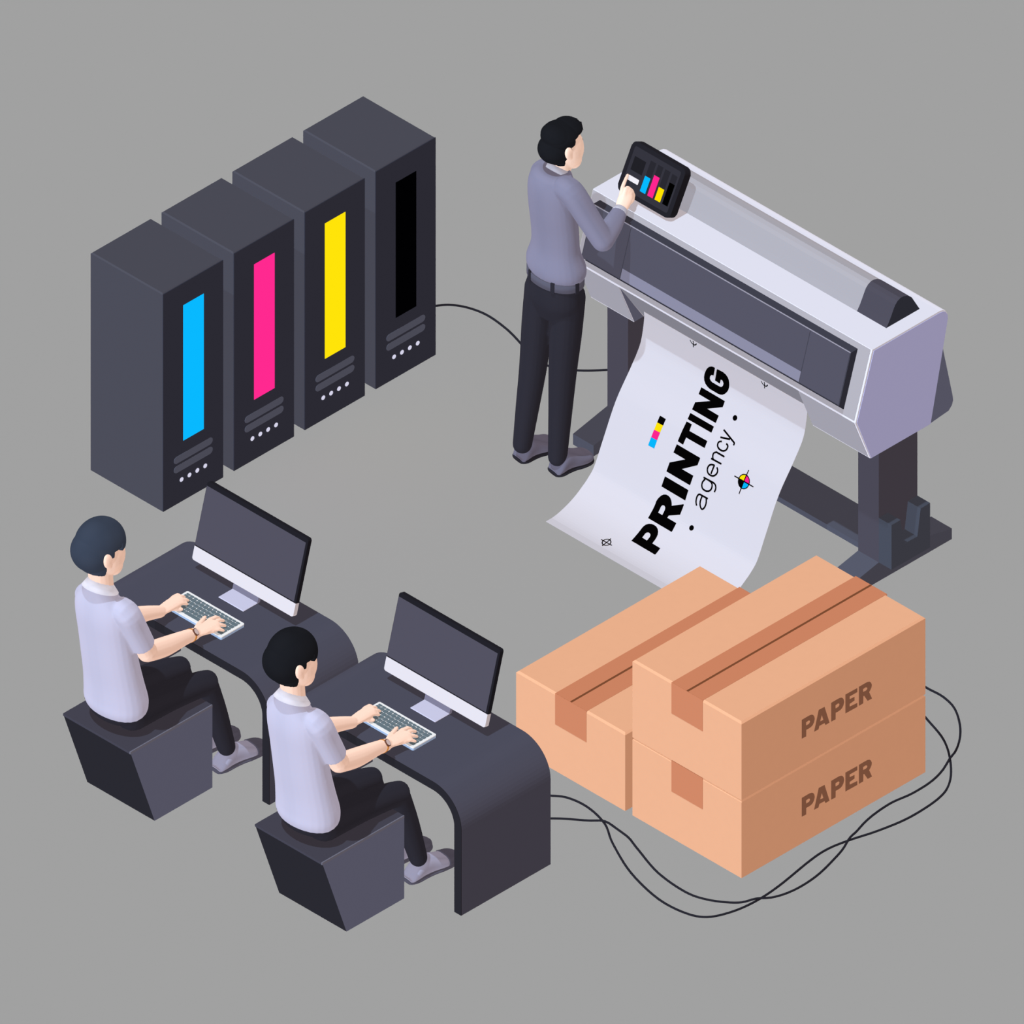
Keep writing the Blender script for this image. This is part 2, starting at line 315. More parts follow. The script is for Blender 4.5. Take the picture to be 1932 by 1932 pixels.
# ------------------------------------------------------------------ ink towers
TX, TY = (-1.0820,-1.0820,0.0000)[:2]
TW, TD, TH = 193.7*U, 160*U, 503*U           # along x, along y, height
def tower(colour, word):
    base = (TX-TW/2, TY+TD/2, 0)
    t = empty('server_tower', base, '', 'server tower', 'dark grey server towers standing in a row')
    bm = new(); box(bm, TX-TW, TX-.004, TY, TY+TD, 0, TH)
    bevel(bm, .006, 1, lambda e: all(v.co.z > .1 for v in e.verts)); obj('cabinet', bm, 'tower_paint', t, base)
    bm = new(); box(bm, TX-.004, TX, TY, TY+TD, 0, TH-.002); fr = obj('front_door', bm, 'tower_front', t, base)
    k = 1/(.70711*S)
    bm = new(); box(bm, TX-.002, TX+.002, TY+37.5*k, TY+76*k, TH-(42.4+255)/351.1, TH-42.4/351.1)
    obj('colour_panel', bm, colour, t, base)['label'] = word+' colour panel'
    for zc in (TH-.933, TH-.983):
        bm = new(); prism(bm, round_rect(TY+20*k, TY+93*k, zc-.0185, zc+.0185, .0184), 'x', TX-.002, TX+.0015)
        obj('vent_slot', bm, 'slot_grey', t, base)
    for px in (34.3, 49.2, 64, 78.9):
        bm = new(); prism(bm, [(TY+px*k+.011*math.cos(a), TH-1.051+.011*math.sin(a)) for a in [math.pi*i/8 for i in range(16)]], 'x', TX-.002, TX+.002)
        obj('indicator_light', bm, 'led_white', t, base)
    return t
for i, (c, w, lab) in enumerate((('cyan_panel', 'cyan', 'dark grey server tower with a cyan front panel'), ('magenta_panel', 'magenta', 'dark grey server tower with a magenta front panel'),
                                 ('yellow_panel', 'yellow', 'dark grey server tower with a yellow front panel'), ('black_panel', 'black', 'dark grey server tower with a black front panel'))):
    t = tower(c, w); t['label'] = lab; t.location.y += i*189*U

# ------------------------------------------------------------------ cardboard boxes
BX, BY = (2.6802,-1.2561,0.0000)[:2]
BW, BL, BH = 291*U, 490.7*U, 178.8*U
def carton(dx, dz, lab):
    dz += .0036 if dz else 0; base = (BX-BW/2+dx, BY+BL/2, dz)
    t = empty('cardboard_box', base, lab, 'box', 'cardboard boxes of paper')
    bm = new(); box(bm, BX-BW, BX, BY, BY+BL, 0, BH)
    bevel(bm, .009, 1, lambda e: all(v.co.z > .1 for v in e.verts))
    for l in BOX_LETTERS: fill(bm, l, 1, lambda u, v: (BX+.0012, BY+u, v))
    b0 = (base[0]-dx, base[1], 0)
    obj('carton', bm, ['cardboard', 'box_ink'], t, b0)
    x0, x1 = BX-BW+104.6*U, BX-BW+188*U
    bm = new()
    for yy in (BY-.0015, BY+BL-.0005): box(bm, x0, x1, yy, yy+.002, BH-71*U, BH+.0012)
    box(bm, x0, x1, BY, BY+BL, BH-.0005, BH+.0012)
    xs = BX-BW+146*U
    box(bm, xs-.0055, xs+.0055, BY+.0008, BY+BL-.0008, BH, BH+.002, 1)
    obj('packing_tape', bm, ['tape', 'seam'], t, b0)
    return t
carton(0, 0, 'lower cardboard box of the stack of two, under another box')
carton(0, BH, 'upper cardboard box on top of the stack of two')
carton((1.9583,-1.2545,0.0000)[0]-BX, 0, 'single cardboard box on the floor left of the stack, beside the desk')

# ------------------------------------------------------------------ large format printer
ZB = 319*U
XR, YB = (1.5659,0.6574,0.7419)[:2]
def yz(*ps): return [(YB+a*U, ZB+b*U) for a, b in ps]
XL = XR-745*U
base = ((XL+XR)/2, YB+85*U, 0)
pr = empty('large_format_printer', base, 'large white roll printer on a dark grey stand, with a printed sheet hanging out', 'printer')
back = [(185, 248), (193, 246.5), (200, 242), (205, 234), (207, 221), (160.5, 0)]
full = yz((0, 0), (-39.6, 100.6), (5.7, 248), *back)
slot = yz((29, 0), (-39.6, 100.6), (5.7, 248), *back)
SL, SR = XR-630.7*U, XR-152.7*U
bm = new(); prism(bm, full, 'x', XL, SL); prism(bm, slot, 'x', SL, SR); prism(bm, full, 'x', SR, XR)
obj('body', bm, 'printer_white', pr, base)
def slab(name, m, a, b, x0, x1, d, parent=pr, t=.004):
    """plate lying on the face between profile points a and b, standing d proud"""
    (y0, z0), (y1, z1) = yz(a, b); n = Vector((0, -(z1-z0), (y1-y0))).normalized()
    if n.y > 0: n = -n
    P = [(y0+n.y*d, z0+n.z*d), (y1+n.y*d, z1+n.z*d), (y1-n.y*t, z1-n.z*t), (y0-n.y*t, z0-n.z*t)]
    bm = new(); prism(bm, P, 'x', x0, x1); return obj(name, bm, m, parent, base)
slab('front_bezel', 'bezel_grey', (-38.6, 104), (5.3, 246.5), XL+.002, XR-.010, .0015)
slab('lower_shade', 'under_shade', (-1.2, 3), (-39.2, 99.4), XL+.002, SL-.001, .0015)  # grey plates paint shade onto the white underside of the front
slab('lower_shade', 'under_shade', (-1.2, 3), (-39.2, 99.4), SR+.001, XR-.010, .0015)
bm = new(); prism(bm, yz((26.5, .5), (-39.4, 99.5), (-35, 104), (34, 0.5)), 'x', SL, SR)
obj('slot_shade', bm, 'recess_shade', pr, base)  # plate on the slot's back, its grey paints in the recess shade
bm = new(); prism(bm, yz((0.8, .8), (-38, 98), (25, .8)), 'x', SL, SL+.002); obj('slot_wall', bm, 'recess_shade_dark', pr, base)  # dark plate, recess shade painted on the side wall
# the lilac end plate covers the whole end except a thin white rim, an imitated highlight along the top and front edges
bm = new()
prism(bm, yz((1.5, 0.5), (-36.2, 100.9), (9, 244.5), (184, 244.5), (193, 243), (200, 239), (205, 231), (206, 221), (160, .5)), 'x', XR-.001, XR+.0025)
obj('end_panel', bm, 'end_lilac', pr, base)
# window cover on the front
def onfront(t): return (5.7-45.3*t, 248-147.4*t)
T0, B0 = onfront(.085), onfront(.904)
FT, FB = (T0[0]-18.5, T0[1]), (B0[0]-13.4, B0[1]+13.4)
wx0, wx1 = XR-722.6*U, XR-34.6*U
bm = new(); fs = prism(bm, yz(T0, FT, FB, B0), 'x', wx0, wx1)
for f in bm.faces:
    if f.normal.x != 0 or abs(f.calc_center_median().x-(wx0+wx1)/2) > .3: f.material_index = 1
wc = obj('window_cover', bm, ['cover_frame', 'cover_side'], pr, base)
def lerp(a, b, t): return (a[0]+(b[0]-a[0])*t, a[1]+(b[1]-a[1])*t)
def frontx(px, prof): return XR+((px-1642)/.70711-prof[0])*U
d1, d2 = frontx(1192, FT), frontx(1530, FT)
g0, g1 = lerp(FT, FB, .015), lerp(FT, FB, .985)
def pane(x0, x1, m, a, b, d, name, par): return slab(name, m, b, a, x0, x1, d, par, .001)
pane(wx0+.004, d1-.002, 'cover_glass', g0, g1, .0015, 'glass_pane', wc)
pane(d1+.002, d2-.002, 'cover_glass', g0, lerp(FT, FB, .79), .0015, 'glass_pane', wc)
pane(d2+.002, wx1-.004, 'cover_glass', g0, g1, .0015, 'glass_pane', wc)
pane(d1+.002, d2-.002, 'strip_lilac', lerp(FT, FB, .79), g1, .0014, 'paper_guide', wc)
pane(wx0, wx1-.002, 'edge_line', lerp(FT, FB, -.004), lerp(FT, FB, .012), .002, 'edge_trim', wc)
bm = new(); prism(bm, yz((B0[0]-2.5, B0[1]+.5), (B0[0]-2.5, B0[1]+4), (B0[0]+3, B0[1]+3), (B0[0]+3, B0[1])), 'x', wx0, wx1); obj('gasket', bm, 'gasket', wc, base)
# roll cover on the top
arch = [(0, 0), (8, 12), (15, 25), (20, 35), (24, 42), (30, 47.5), (38, 51), (46, 50.5), (54, 48), (61, 43.5), (68, 37), (89, 0)]
ap = [(74.3+a, 248+b-.3) for a, b in arch]
bm = new(); prism(bm, yz(*ap), 'x', XR-640*U, XR-109.8*U)
lid = obj('roll_cover', bm, 'lid_grey', pr, base)
bm = new(); prism(bm, yz(*[(74.3+a*1.004, 248+b*1.004-.2) for a, b in arch]), 'x', XR-110*U, XR-31.8*U)
for f in bm.faces:
    if len(f.verts) > 5 and f.calc_center_median().x > XR-50*U: f.material_index = 1
obj('roll_end_cap', bm, ['cap_grey', 'cap_end'], pr, base)
# rear roll holder
bm = new(); prism(bm, yz((206, 144), (232, 22), (233, 12), (230, 3), (221, -6), (172, -11), (150, 30), (180, 144)), 'x', XL+14*U, XR-12*U)
obj('rear_roll_holder', bm, 'holder_grey', pr, base)
# stand
LX1 = (1.5099,0.7660,0.0000)[0]; LY0 = (1.5099,0.7660,0.0000)[1]
CW, CD = 55*U, 103*U; FH, FT_ = 43.5*U, 24.5*U; ext = 92*U
for k, x1 in enumerate((LX1-669*U, LX1)):
    x0 = x1-CW
    bm = new(); box(bm, x0, x1, LY0, LY0+CD, FH, ZB+.01); lg = obj('leg', bm, 'stand_steel', pr, base)
    bm = new(); prism(bm, [(LY0-ext, 0), (LY0-ext, FT_), (LY0, FH), (LY0+CD, FH), (LY0+CD+ext, FT_), (LY0+CD+ext, 0)], 'x', x0, x1); obj('foot', bm, 'stand_foot', pr, base)
    if k:
        br = [(0, 0), (103, 0), (103, 103), (77.8, 102.5), (69, 42.5), (32.5, 43.5), (24, 103), (0, 103)]
        bm = new(); prism(bm, [(LY0+a*U, FH+b*U) for a, b in br], 'x', x1, x1+34*U); obj('roll_bracket', bm, 'bracket_grey', pr, base)
bm = new(); box(bm, LX1-669*U-.01, LX1-CW+.01, LY0+7*U, LY0+96*U, 43*U, 55*U); obj('stand_crossbar', bm, 'stand_foot', pr, base)

# ------------------------------------------------------------------ the printed sheet
acc = [0]
for a, b in zip(PAPER_PROFILE, PAPER_PROFILE[1:]): acc.append(acc[-1]+math.hypot(b[0]-a[0], b[1]-a[1]))
def sheet(u, s, off=0):
    s = max(0, min(acc[-1]-1e-6, s)); i = max(k for k in range(len(acc)-1) if acc[k] <= s+1e-9)
    t = (s-acc[i])/(acc[i+1]-acc[i]); a, b = PAPER_PROFILE[i], PAPER_PROFILE[i+1]
    def nrm(j):
        p, q = PAPER_PROFILE[max(0, j-1)], PAPER_PROFILE[min(len(PAPER_PROFILE)-1, j+1)]
        l = math.hypot(q[0]-p[0], q[1]-p[1]); return ((q[1]-p[1])/l, -(q[0]-p[0])/l)
    na, nb = nrm(i), nrm(i+1); n = (na[0]+(nb[0]-na[0])*t, na[1]+(nb[1]-na[1])*t)
    return (PAPER_X+u, a[0]+(b[0]-a[0])*t+n[0]*off, a[1]+(b[1]-a[1])*t+n[1]*off)
PWID = 435*U
bm = new(); rows = []
N = 90
for k in range(N+1):
    s = acc[-1]*k/N
    rows.append([bm.verts.new(sheet(u, s, o)) for u, o in ((0, .0006), (PWID, .0006), (PWID, -.0006), (0, -.0006))])
for a, b in zip(rows, rows[1:]):
    for j in range(4): bm.faces.new((a[j], a[(j+1) % 4], b[(j+1) % 4], b[j]))
bm.faces.new(rows[0]); bm.faces.new(rows[-1][::-1])
bmesh.ops.recalc_face_normals(bm, faces=bm.faces[:])
put = lambda u, v: sheet(u, v, .0018)
put2 = lambda u, v: sheet(u, v, .0024)
MI = {'ink': 1, 'cyan': 2, 'magenta': 3, 'yellow': 4}
for m, loops in PRINT_SHAPES: fill(bm, loops, MI[m], put, .012)
def stroke(pts, w, place, mi=1):
    P = [Vector((p[0], p[1])) for p in pts]; closed = (P[0]-P[-1]).length < .003
    L, R = [], []
    for i in range(len(P)):
        a = P[i-1] if i else (P[-2] if closed else P[0]); b = P[i+1] if i < len(P)-1 else (P[1] if closed else P[-1])
        t = (b-a).normalized(); n = Vector((-t.y, t.x))*w/2; L.append(P[i]+n); R.append(P[i]-n)
    for i in range(len(P)-1):
        if (P[i+1]-P[i]).length < 1e-5: continue
        fill(bm, [[tuple(L[i]), tuple(L[i+1]), tuple(R[i+1]), tuple(R[i])]], mi, place, .012)
for w, pts in PRINT_STROKES: stroke(pts, w, put2)
def disc(c, r, place, mi, a0=0, a1=360, n=28):
    arc = [(c[0]+r*math.cos(math.radians(a0+(a1-a0)*k/n)), c[1]+r*math.sin(math.radians(a0+(a1-a0)*k/n))) for k in range(n+(a1-a0 < 360))]
    fill(bm, [arc+([c] if a1-a0 < 360 else [])], mi, place, .012)
def ring(c, r, w, place, a0=0, a1=360, n=36):
    stroke([(c[0]+r*math.cos(math.radians(a0+(a1-a0)*k/n)), c[1]+r*math.sin(math.radians(a0+(a1-a0)*k/n))) for k in range(n+1)], w, place)
for d in PRINT_DOTS: disc(d, .0125, put, 1)
for q, m in ((0, 'cyan'), (90, 'ink'), (180, 'yellow'), (270, 'magenta')): disc(COLOUR_MARK, .031, put, MI[m], q, q+90, 8)
ring(COLOUR_MARK, .0315, .0045, put2)
ring(SMALL_MARK, .0195, .0048, put2)
for c in TOP_MARKS:
    ring((c[0], c[1]-.004), .0195, .0055, put2, 8, 172, 18); stroke([(c[0], c[1]-.006), (c[0], c[1]+.030)], .0055, put2)
sb = sheet(PWID/2, acc[-1])
sh = obj('printed_sheet', bm, ['paper_white', 'ink', 'cyan', 'magenta', 'yellow'], None, sb)
tag(sh, 'large white sheet reading PRINTING agency, hanging out of the printer down to the floor', 'poster')

# ------------------------------------------------------------------ touch panel on the printer
TO, TU = Vector(TABLET_ORIGIN), Vector(TABLET_UP); TN = Vector((0, -TU.z, TU.y))
tw, th_, tt = TABLET_SIZE
def tp(a, b, o): return TO+Vector((1, 0, 0))*a+TU*b+TN*o
def plate(bm, poly, o0, o1, mi=0):
    lo = [bm.verts.new(tp(a, b, o0)) for a, b in poly]; hi = [bm.verts.new(tp(a, b, o1)) for a, b in poly]; n = len(poly)
    fs = [bm.faces.new(lo), bm.faces.new(hi[::-1])]+[bm.faces.new((lo[i], hi[i], hi[(i+1) % n], lo[(i+1) % n])) for i in range(n)]
    for f in fs: f.material_index = mi
bt = tuple(tp(tw/2, 0, -tt))
tb = empty('touchscreen_tablet', bt, 'black touchscreen tablet with cyan, magenta, yellow and black bars, propped on the printer', 'tablet')
bm = new(); plate(bm, round_rect(0, tw, 0, th_, .026), -tt, 0); bevel(bm, .003, 1, lambda e: e.calc_length() > .1 or True)
obj('case', bm, 'tablet_case', tb, bt)
bm = new(); plate(bm, round_rect(.022, tw-.022, .02, th_-.02, .01), -.002, .0012)
mk = {'slot': 1, 'tile': 2, 'cyan': 3, 'magenta': 4, 'yellow': 5, 'black': 6, 'white': 7}
for k, (a0, b0, a1, b1) in TABLET_MARKS:
    plate(bm, [(a0, b0), (a1, b0), (a1, b1), (a0, b1)] if k != 'white' else round_rect(a0, a1, b0, b1, .004), 0, {'slot': .0018, 'tile': .0018}.get(k, .0026), mk[k])
obj('screen', bm, ['tablet_screen', 'tablet_slot', 'tablet_tile', 'tablet_cyan', 'tablet_magenta', 'tablet_yellow', 'tablet_black', 'tablet_white'], tb, bt)
bm = new(); zt = ZB+248*U
p0 = tp(0, .045, -tt); p1 = tp(0, .065, -tt)
prism(bm, [(p0.y-.002, p0.z), (p1.y-.002, p1.z), (p1.y+.024, zt+.0005), (p1.y+.014, zt+.0005)], 'x', TO.x+tw*.35, TO.x+tw*.65); obj('prop_stand', bm, 'tablet_case', tb, bt)

# ------------------------------------------------------------------ desks
DX0, DX1 = (0.8661,-2.3296,0.0000)[0], (2.0125,-2.3282,0.0000)[0]; DY0, DY1 = (2.0125,-2.3282,0.0000)[1], (2.0096,-1.7728,0.0000)[1]
DH, DT, DR = 272*U, 18.4*U, 75*U
def arc_pts(cx, cz, r, a0, a1, n=14): return [(cx+r*math.cos(math.radians(a0+(a1-a0)*k/n)), cz+r*math.sin(math.radians(a0+(a1-a0)*k/n))) for k in range(n+1)]
outer = [(DX1, 0)]+arc_pts(DX1-DR, DH-DR, DR, 0, 90)+arc_pts(DX0+DR, DH-DR, DR, 90, 180)+[(DX0, 0)]
ri = DR-DT
inner = [(DX0+DT, 0)]+arc_pts(DX0+DR, DH-DR, ri, 180, 90)+arc_pts(DX1-DR, DH-DR, ri, 90, 0)+[(DX1-DT, 0)]
def bent(bm, y0, y1):
    n = len(outer)
    A_ = [bm.verts.new((p[0], y0, p[1])) for p in outer]; B_ = [bm.verts.new((p[0], y1, p[1])) for p in outer]
    C_ = [bm.verts.new((p[0], y0, p[1])) for p in inner[::-1]]; D_ = [bm.verts.new((p[0], y1, p[1])) for p in inner[::-1]]
    for i in range(n-1):
        for a, b, c, d in ((A_[i], A_[i+1], B_[i+1], B_[i]), (C_[i], C_[i+1], D_[i+1], D_[i]), (A_[i], A_[i+1], C_[i+1], C_[i]), (B_[i], B_[i+1], D_[i+1], D_[i])):
            bm.faces.new((a, b, c, d))
    for i in (0, n-1): bm.faces.new((A_[i], B_[i], D_[i], C_[i]))
db = ((DX0+DX1)/2, (DY0+DY1)/2, 0)
desk = empty('desk', db, 'dark waterfall-edge desk nearer the cardboard boxes, in front of the black-haired typist', 'desk', 'dark desks with curved ends')
bm = new(); bent(bm, DY0+.003, DY1); obj('bent_panel', bm, 'desk_top', desk, db)
bm = new(); bent(bm, DY0, DY0+.003); obj('edge_band', bm, 'desk_edge', desk, db)

# ------------------------------------------------------------------ stools
SX, SY0 = (1.7415,-2.7644,0.0000)[0], (1.7455,-2.9196,0.4442)[1]
SY1 = (1.7425,-2.4102,0.0000)[1]; SW, SH, SI = 179.6*U, 191*U, 65*U
stb = (SX-SW/2, (SY0+SY1)/2, 0)
stool = empty('box_stool', stb, 'dark grey box stool with a slanted front, under the black-haired typist', 'stool', 'dark grey box stools')
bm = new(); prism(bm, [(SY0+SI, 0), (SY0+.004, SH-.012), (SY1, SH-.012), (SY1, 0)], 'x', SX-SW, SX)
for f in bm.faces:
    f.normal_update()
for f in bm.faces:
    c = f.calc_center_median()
    if c.y < SY0+.12 and abs(c.x-(SX-SW/2)) < .01: f.material_index = 1  # slanted front gets a darker material: its shade put into the colour
obj('base', bm, ['stool_body', 'stool_front_shade'], stool, stb)
bm = new(); box(bm, SX-SW, SX-.005, SY0, SY1, SH-.012, SH); st = obj('seat_pad', bm, 'stool_seat', stool, stb)
bm = new(); box(bm, SX-.005, SX+.0008, SY0, SY1, SH-.012, SH+.0006); obj('piping', bm, 'piping', stool, stb)

# ------------------------------------------------------------------ monitors
mx0, my0, mz0 = (1.7630,-1.9314,0.6860)
MWd = 269.7*U; MUp = Vector((0, 42, 159)).normalized(); MH = 164.6*U; MN = Vector((0, -MUp.z, MUp.y))
def mp(a, b, o): return Vector((mx0-MWd, my0, mz0))+Vector((1, 0, 0))*a+MUp*b+MN*o
def mplate(bm, poly, o0, o1, mi=0):
    lo = [bm.verts.new(mp(a, b, o0)) for a, b in poly]; hi = [bm.verts.new(mp(a, b, o1)) for a, b in poly]; n = len(poly)
    fs = [bm.faces.new(lo), bm.faces.new(hi[::-1])]+[bm.faces.new((lo[i], hi[i], hi[(i+1) % n], lo[(i+1) % n])) for i in range(n)]
    for f in fs: f.material_index = mi
    return fs
CH = 28.5*U; MT = 9.5*U
mb = ((1.4788,-1.9853,0.6326))
mon = empty('desktop_monitor', mb, 'computer monitor with a white chin on the desk nearer the boxes', 'monitor', 'dark computer monitors with white chins')
bm = new(); mplate(bm, round_rect(0, MWd, CH, MH, .012, 5, (1, 1, 0, 0)), -MT, 0); obj('housing', bm, 'monitor_black', mon, mb)
bm = new(); mplate(bm, [(.0015, CH+.006), (MWd-.012, CH+.006), (MWd-.012, MH-.022), (.0015, MH-.022)], -.002, .0008); obj('screen', bm, 'screen_dark', mon, mb)
bm = new(); mplate(bm, round_rect(0, MWd, 0, CH, .012, 5, (0, 0, 1, 1)), -MT, .0004); obj('chin', bm, 'chin_white', mon, mb)
fx0, fx1 = (1.3724,-2.0005,0.6326)[0], (1.5278,-2.0046,0.6326)[0]; fy0, fy1 = (1.5278,-2.0046,0.6326)[1], (1.5242,-1.9057,0.6326)[1]
bm = new(); box(bm, fx0, fx1, fy0, fy1, DH+.0005, DH+.006); bevel(bm, .002); ms = obj('foot_plate', bm, 'stand_lilac', mon, mb)
q = mp(0, .10, -MT)
bm = new(); prism(bm, [(fy1-.012, DH+.004), (fy1-.004, DH+.03), (q.y, q.z), (q.y+.012, q.z), (fy1+.012, DH+.03), (fy1+.004, DH+.002)], 'x', fx0, fx1); obj('neck', bm, 'neck_lilac', mon, mb)

# ------------------------------------------------------------------ keyboards
kx0, kx1 = (1.2557,-2.0910,0.6480)[0], (1.6107,-2.0778,0.6480)[0]; ky0, ky1 = (1.6124,-2.2242,0.6480)[1], (1.6107,-2.0778,0.6480)[1]
kb = ((kx0+kx1)/2, (ky0+ky1)/2, DH)
key = empty('keyboard', kb, 'white keyboard with grey keys on the desk nearer the boxes', 'keyboard', 'white keyboards with grey keys')
bm = new(); prism(bm, round_rect(kx0, kx1, ky0, ky1, .008), 'z', DH+.0005, DH+.0115); obj('base', bm, 'key_base', key, kb)
bm = new(); prism(bm, round_rect(kx0, kx1, ky0, ky1, .008), 'z', DH+.0115, DH+.016); obj('top_plate', bm, 'key_plate', key, kb)
mg = .012; ix0, ix1 = kx0+mg, kx1-mg; y = ky1-mg
depth = (ky1-ky0-2*mg); rowsd = [.62]+[1.0]*5; unit = depth/sum(rowsd)
cache = {}
lay = [[1]*14, [1]*12+[1.5], [1.5]+[1]*12, [1.7]+[1]*10+[1.9], [2.2]+[1]*9+[2.4], [1.2, 1.2, 1.4, 5.6, 1.4, 1.2, 1.2]]
for rd, lr in zip(rowsd, lay):
    d = rd*unit; x = ix0; un = (ix1-ix0)/sum(lr)
    for w in lr:
        kw = w*un-.0035; kd = d-.0035; sig = (round(kw, 4), round(kd, 4))
        if sig not in cache:
            bm = new(); prism(bm, round_rect(-kw/2, kw/2, -kd/2, kd/2, .0025, 2), 'z', -.0005, .003)
            o = obj('key', bm, 'key_grey', key); cache[sig] = o.data
        else:
            o = link(bpy.data.objects.new('key', cache[sig]), key)
        o.location = (x+w*un/2-kb[0], y-d/2-kb[1], .016); x += w*un
    y -= d
STEP = (-362/.70711*U, 0, 0)

# ------------------------------------------------------------------ cables lying on the floor
def cable(name, pts, r, label, bumps=()):
    P = crv([(x, y, z) for x, y, z in pts], 6); P = [Vector((x, y, r)) for x, y, z in P]
    for c in bumps:
        c = Vector(c); c.z = r
        for p in P:
            d = (Vector((p.x, p.y, 0))-Vector((c.x, c.y, 0))).length
            p.z = max(p.z, r+2.6*r*math.exp(-(d/.05)**2))
    bm = new(); tube(bm, P, r, 10, smoothpath=False)
    b = (P[0].x, P[0].y, 0); return tag(obj(name, bm, 'cable_black', None, b, True), label, 'cable', 'black cables lying on the floor')
cable('cable', [(-1.3534,0.6233,0.0000), (-1.3652,0.7140,0.0000), (-1.3692,0.8068,0.0000), (-1.3391,0.8655,0.0000), (-1.2987,0.9172,0.0000), (-1.2241,0.9577,0.0000), (-1.1266,0.9754,0.0000), (-0.9979,0.9617,0.0000), (-0.8856,0.9316,0.0000), (-0.7978,0.8998,0.0000), (-0.7255,0.8866,0.0000), (-0.6608,0.8943,0.0000), (-0.6088,0.9179,0.0000), (-0.5572,0.9552,0.0000), (-0.5098,0.9998,0.0000), (-0.4565,1.0616,0.0000), (-0.4032,1.1235,0.0000), (-0.3396,1.1585,0.0000), (-0.2643,1.1655,0.0000), (-0.1990,1.1396,0.0000)], 0.0052,
      'black cable on the floor running from the server towers to the printer')
CA = [(1.9193,-1.7549,0.0000), (1.8045,-1.7387,0.0000), (1.6765,-1.6502,0.0000), (1.5966,-1.5308,0.0000), (1.6051,-1.4539,0.0000), (1.6479,-1.4111,0.0000), (1.7136,-1.3682,0.0000), (1.8273,-1.3570,0.0000), (1.9682,-1.3927,0.0000), (2.0983,-1.4734,0.0000), (2.3108,-1.5741,0.0000), (2.5343,-1.6298,0.0000), (2.6950,-1.6229,0.0000), (2.7869,-1.5766,0.0000), (2.8357,-1.4708,0.0000), (2.8527,-1.3399,0.0000), (2.8425,-1.1849,0.0000), (2.8028,-0.9512,0.0000), (2.7960,-0.8326,0.0000), (2.8165,-0.7182,0.0000), (2.8538,-0.5812,0.0000), (2.8796,-0.4130,0.0000), (2.8675,-0.2200,0.0000), (2.8159,-0.1007,0.0000), (2.7043,0.0156,0.0000), (2.5662,0.1110,0.0000), (2.3945,0.1728,0.0000), (2.2506,0.2226,0.0000), (2.0849,0.2962,0.0000), (1.8055,0.4441,0.0000), (1.6028,0.5547,0.0000), (1.5218,0.5962,0.0000)]
CB = [(1.9203,-1.7197,0.0000), (1.8398,-1.7148,0.0000), (1.7616,-1.6563,0.0000), (1.7395,-1.5816,0.0000), (1.7704,-1.5336,0.0000), (1.8517,-1.4636,0.0000), (1.9682,-1.3927,0.0000), (2.0967,-1.3896,0.0000), (2.2032,-1.4254,0.0000), (2.3947,-1.4903,0.0000), (2.5811,-1.5089,0.0000), (2.6929,-1.4826,0.0000), (2.7939,-1.4158,0.0000), (2.8527,-1.3399,0.0000), (2.9075,-1.1940,0.0000), (2.9073,-1.0261,0.0000), (2.8610,-0.8417,0.0000), (2.8165,-0.7182,0.0000), (2.7635,-0.5632,0.0000), (2.7448,-0.4031,0.0000), (2.7597,-0.2651,0.0000), (2.7459,-0.1115,0.0000), (2.6747,0.0715,0.0000), (2.5789,0.2035,0.0000), (2.4485,0.3043,0.0000), (2.3383,0.3388,0.0000), (2.2307,0.3366,0.0000), (2.1347,0.3517,0.0000), (2.0216,0.3924,0.0000), (1.8275,0.4945,0.0000), (1.6280,0.6084,0.0000), (1.5248,0.6590,0.0000)]
cable('cable', CA, 0.0052, 'black cable from the near desk round the boxes, taking the inner bend at right')
cable('cable', CB, 0.0052, 'black cable from the near desk round the boxes, taking the widest outer bend at right', [(1.9682,-1.3927,0.0000), (2.8527,-1.3399,0.0000), (2.8165,-0.7182,0.0000), (2.6982,0.0151,0.0000)])

# ------------------------------------------------------------------ people
def head_solids(bm, c, k=1.0, long=1.0, skull=(.088, .106, .120)):
    """skull, jaw, nose, lips and ears of a head at c facing +y"""
    c = Vector(c)
    def b(off, r, n=24, rot=None): ball(bm, c+Vector(off)*k, [v*k for v in r], n, rot)
    b((0, 0, .002), skull); b((0, .055, -.055*long), (.082, .087, .10*long)); b((0, .096, -.126*long), (.045, .045, .055))
    b((0, .042, .015), (.074, .074, .072))
    b((0, .140, -.052*long), (.014, .020, .028), 12); b((0, .128, -.105*long), (.026, .010, .010), 12)
    for s in (1, -1):
        rot = Matrix.Rotation(math.radians(14), 3, 'X'); ex = .099 if s > 0 else .073
        b((s*ex, -.034, -.006), (.015, .025, .041), 16, rot); b((s*ex, -.024, -.030), (.012, .016, .024), 12)

def face_details(c, k, parent, base):
    c = Vector(c)
    for s in (1, -1):
        bm = new(); ball(bm, c+Vector((s*.030, .123, -.028))*k, (.012*k, .007*k, .008*k), 12); obj('eye', bm, 'eye_dark', parent, base, True)
    bm = new(); ball(bm, c+Vector((0, .134, -.105))*k, (.020*k, .006*k, .005*k), 12); obj('mouth', bm, 'lip', parent, base, True)

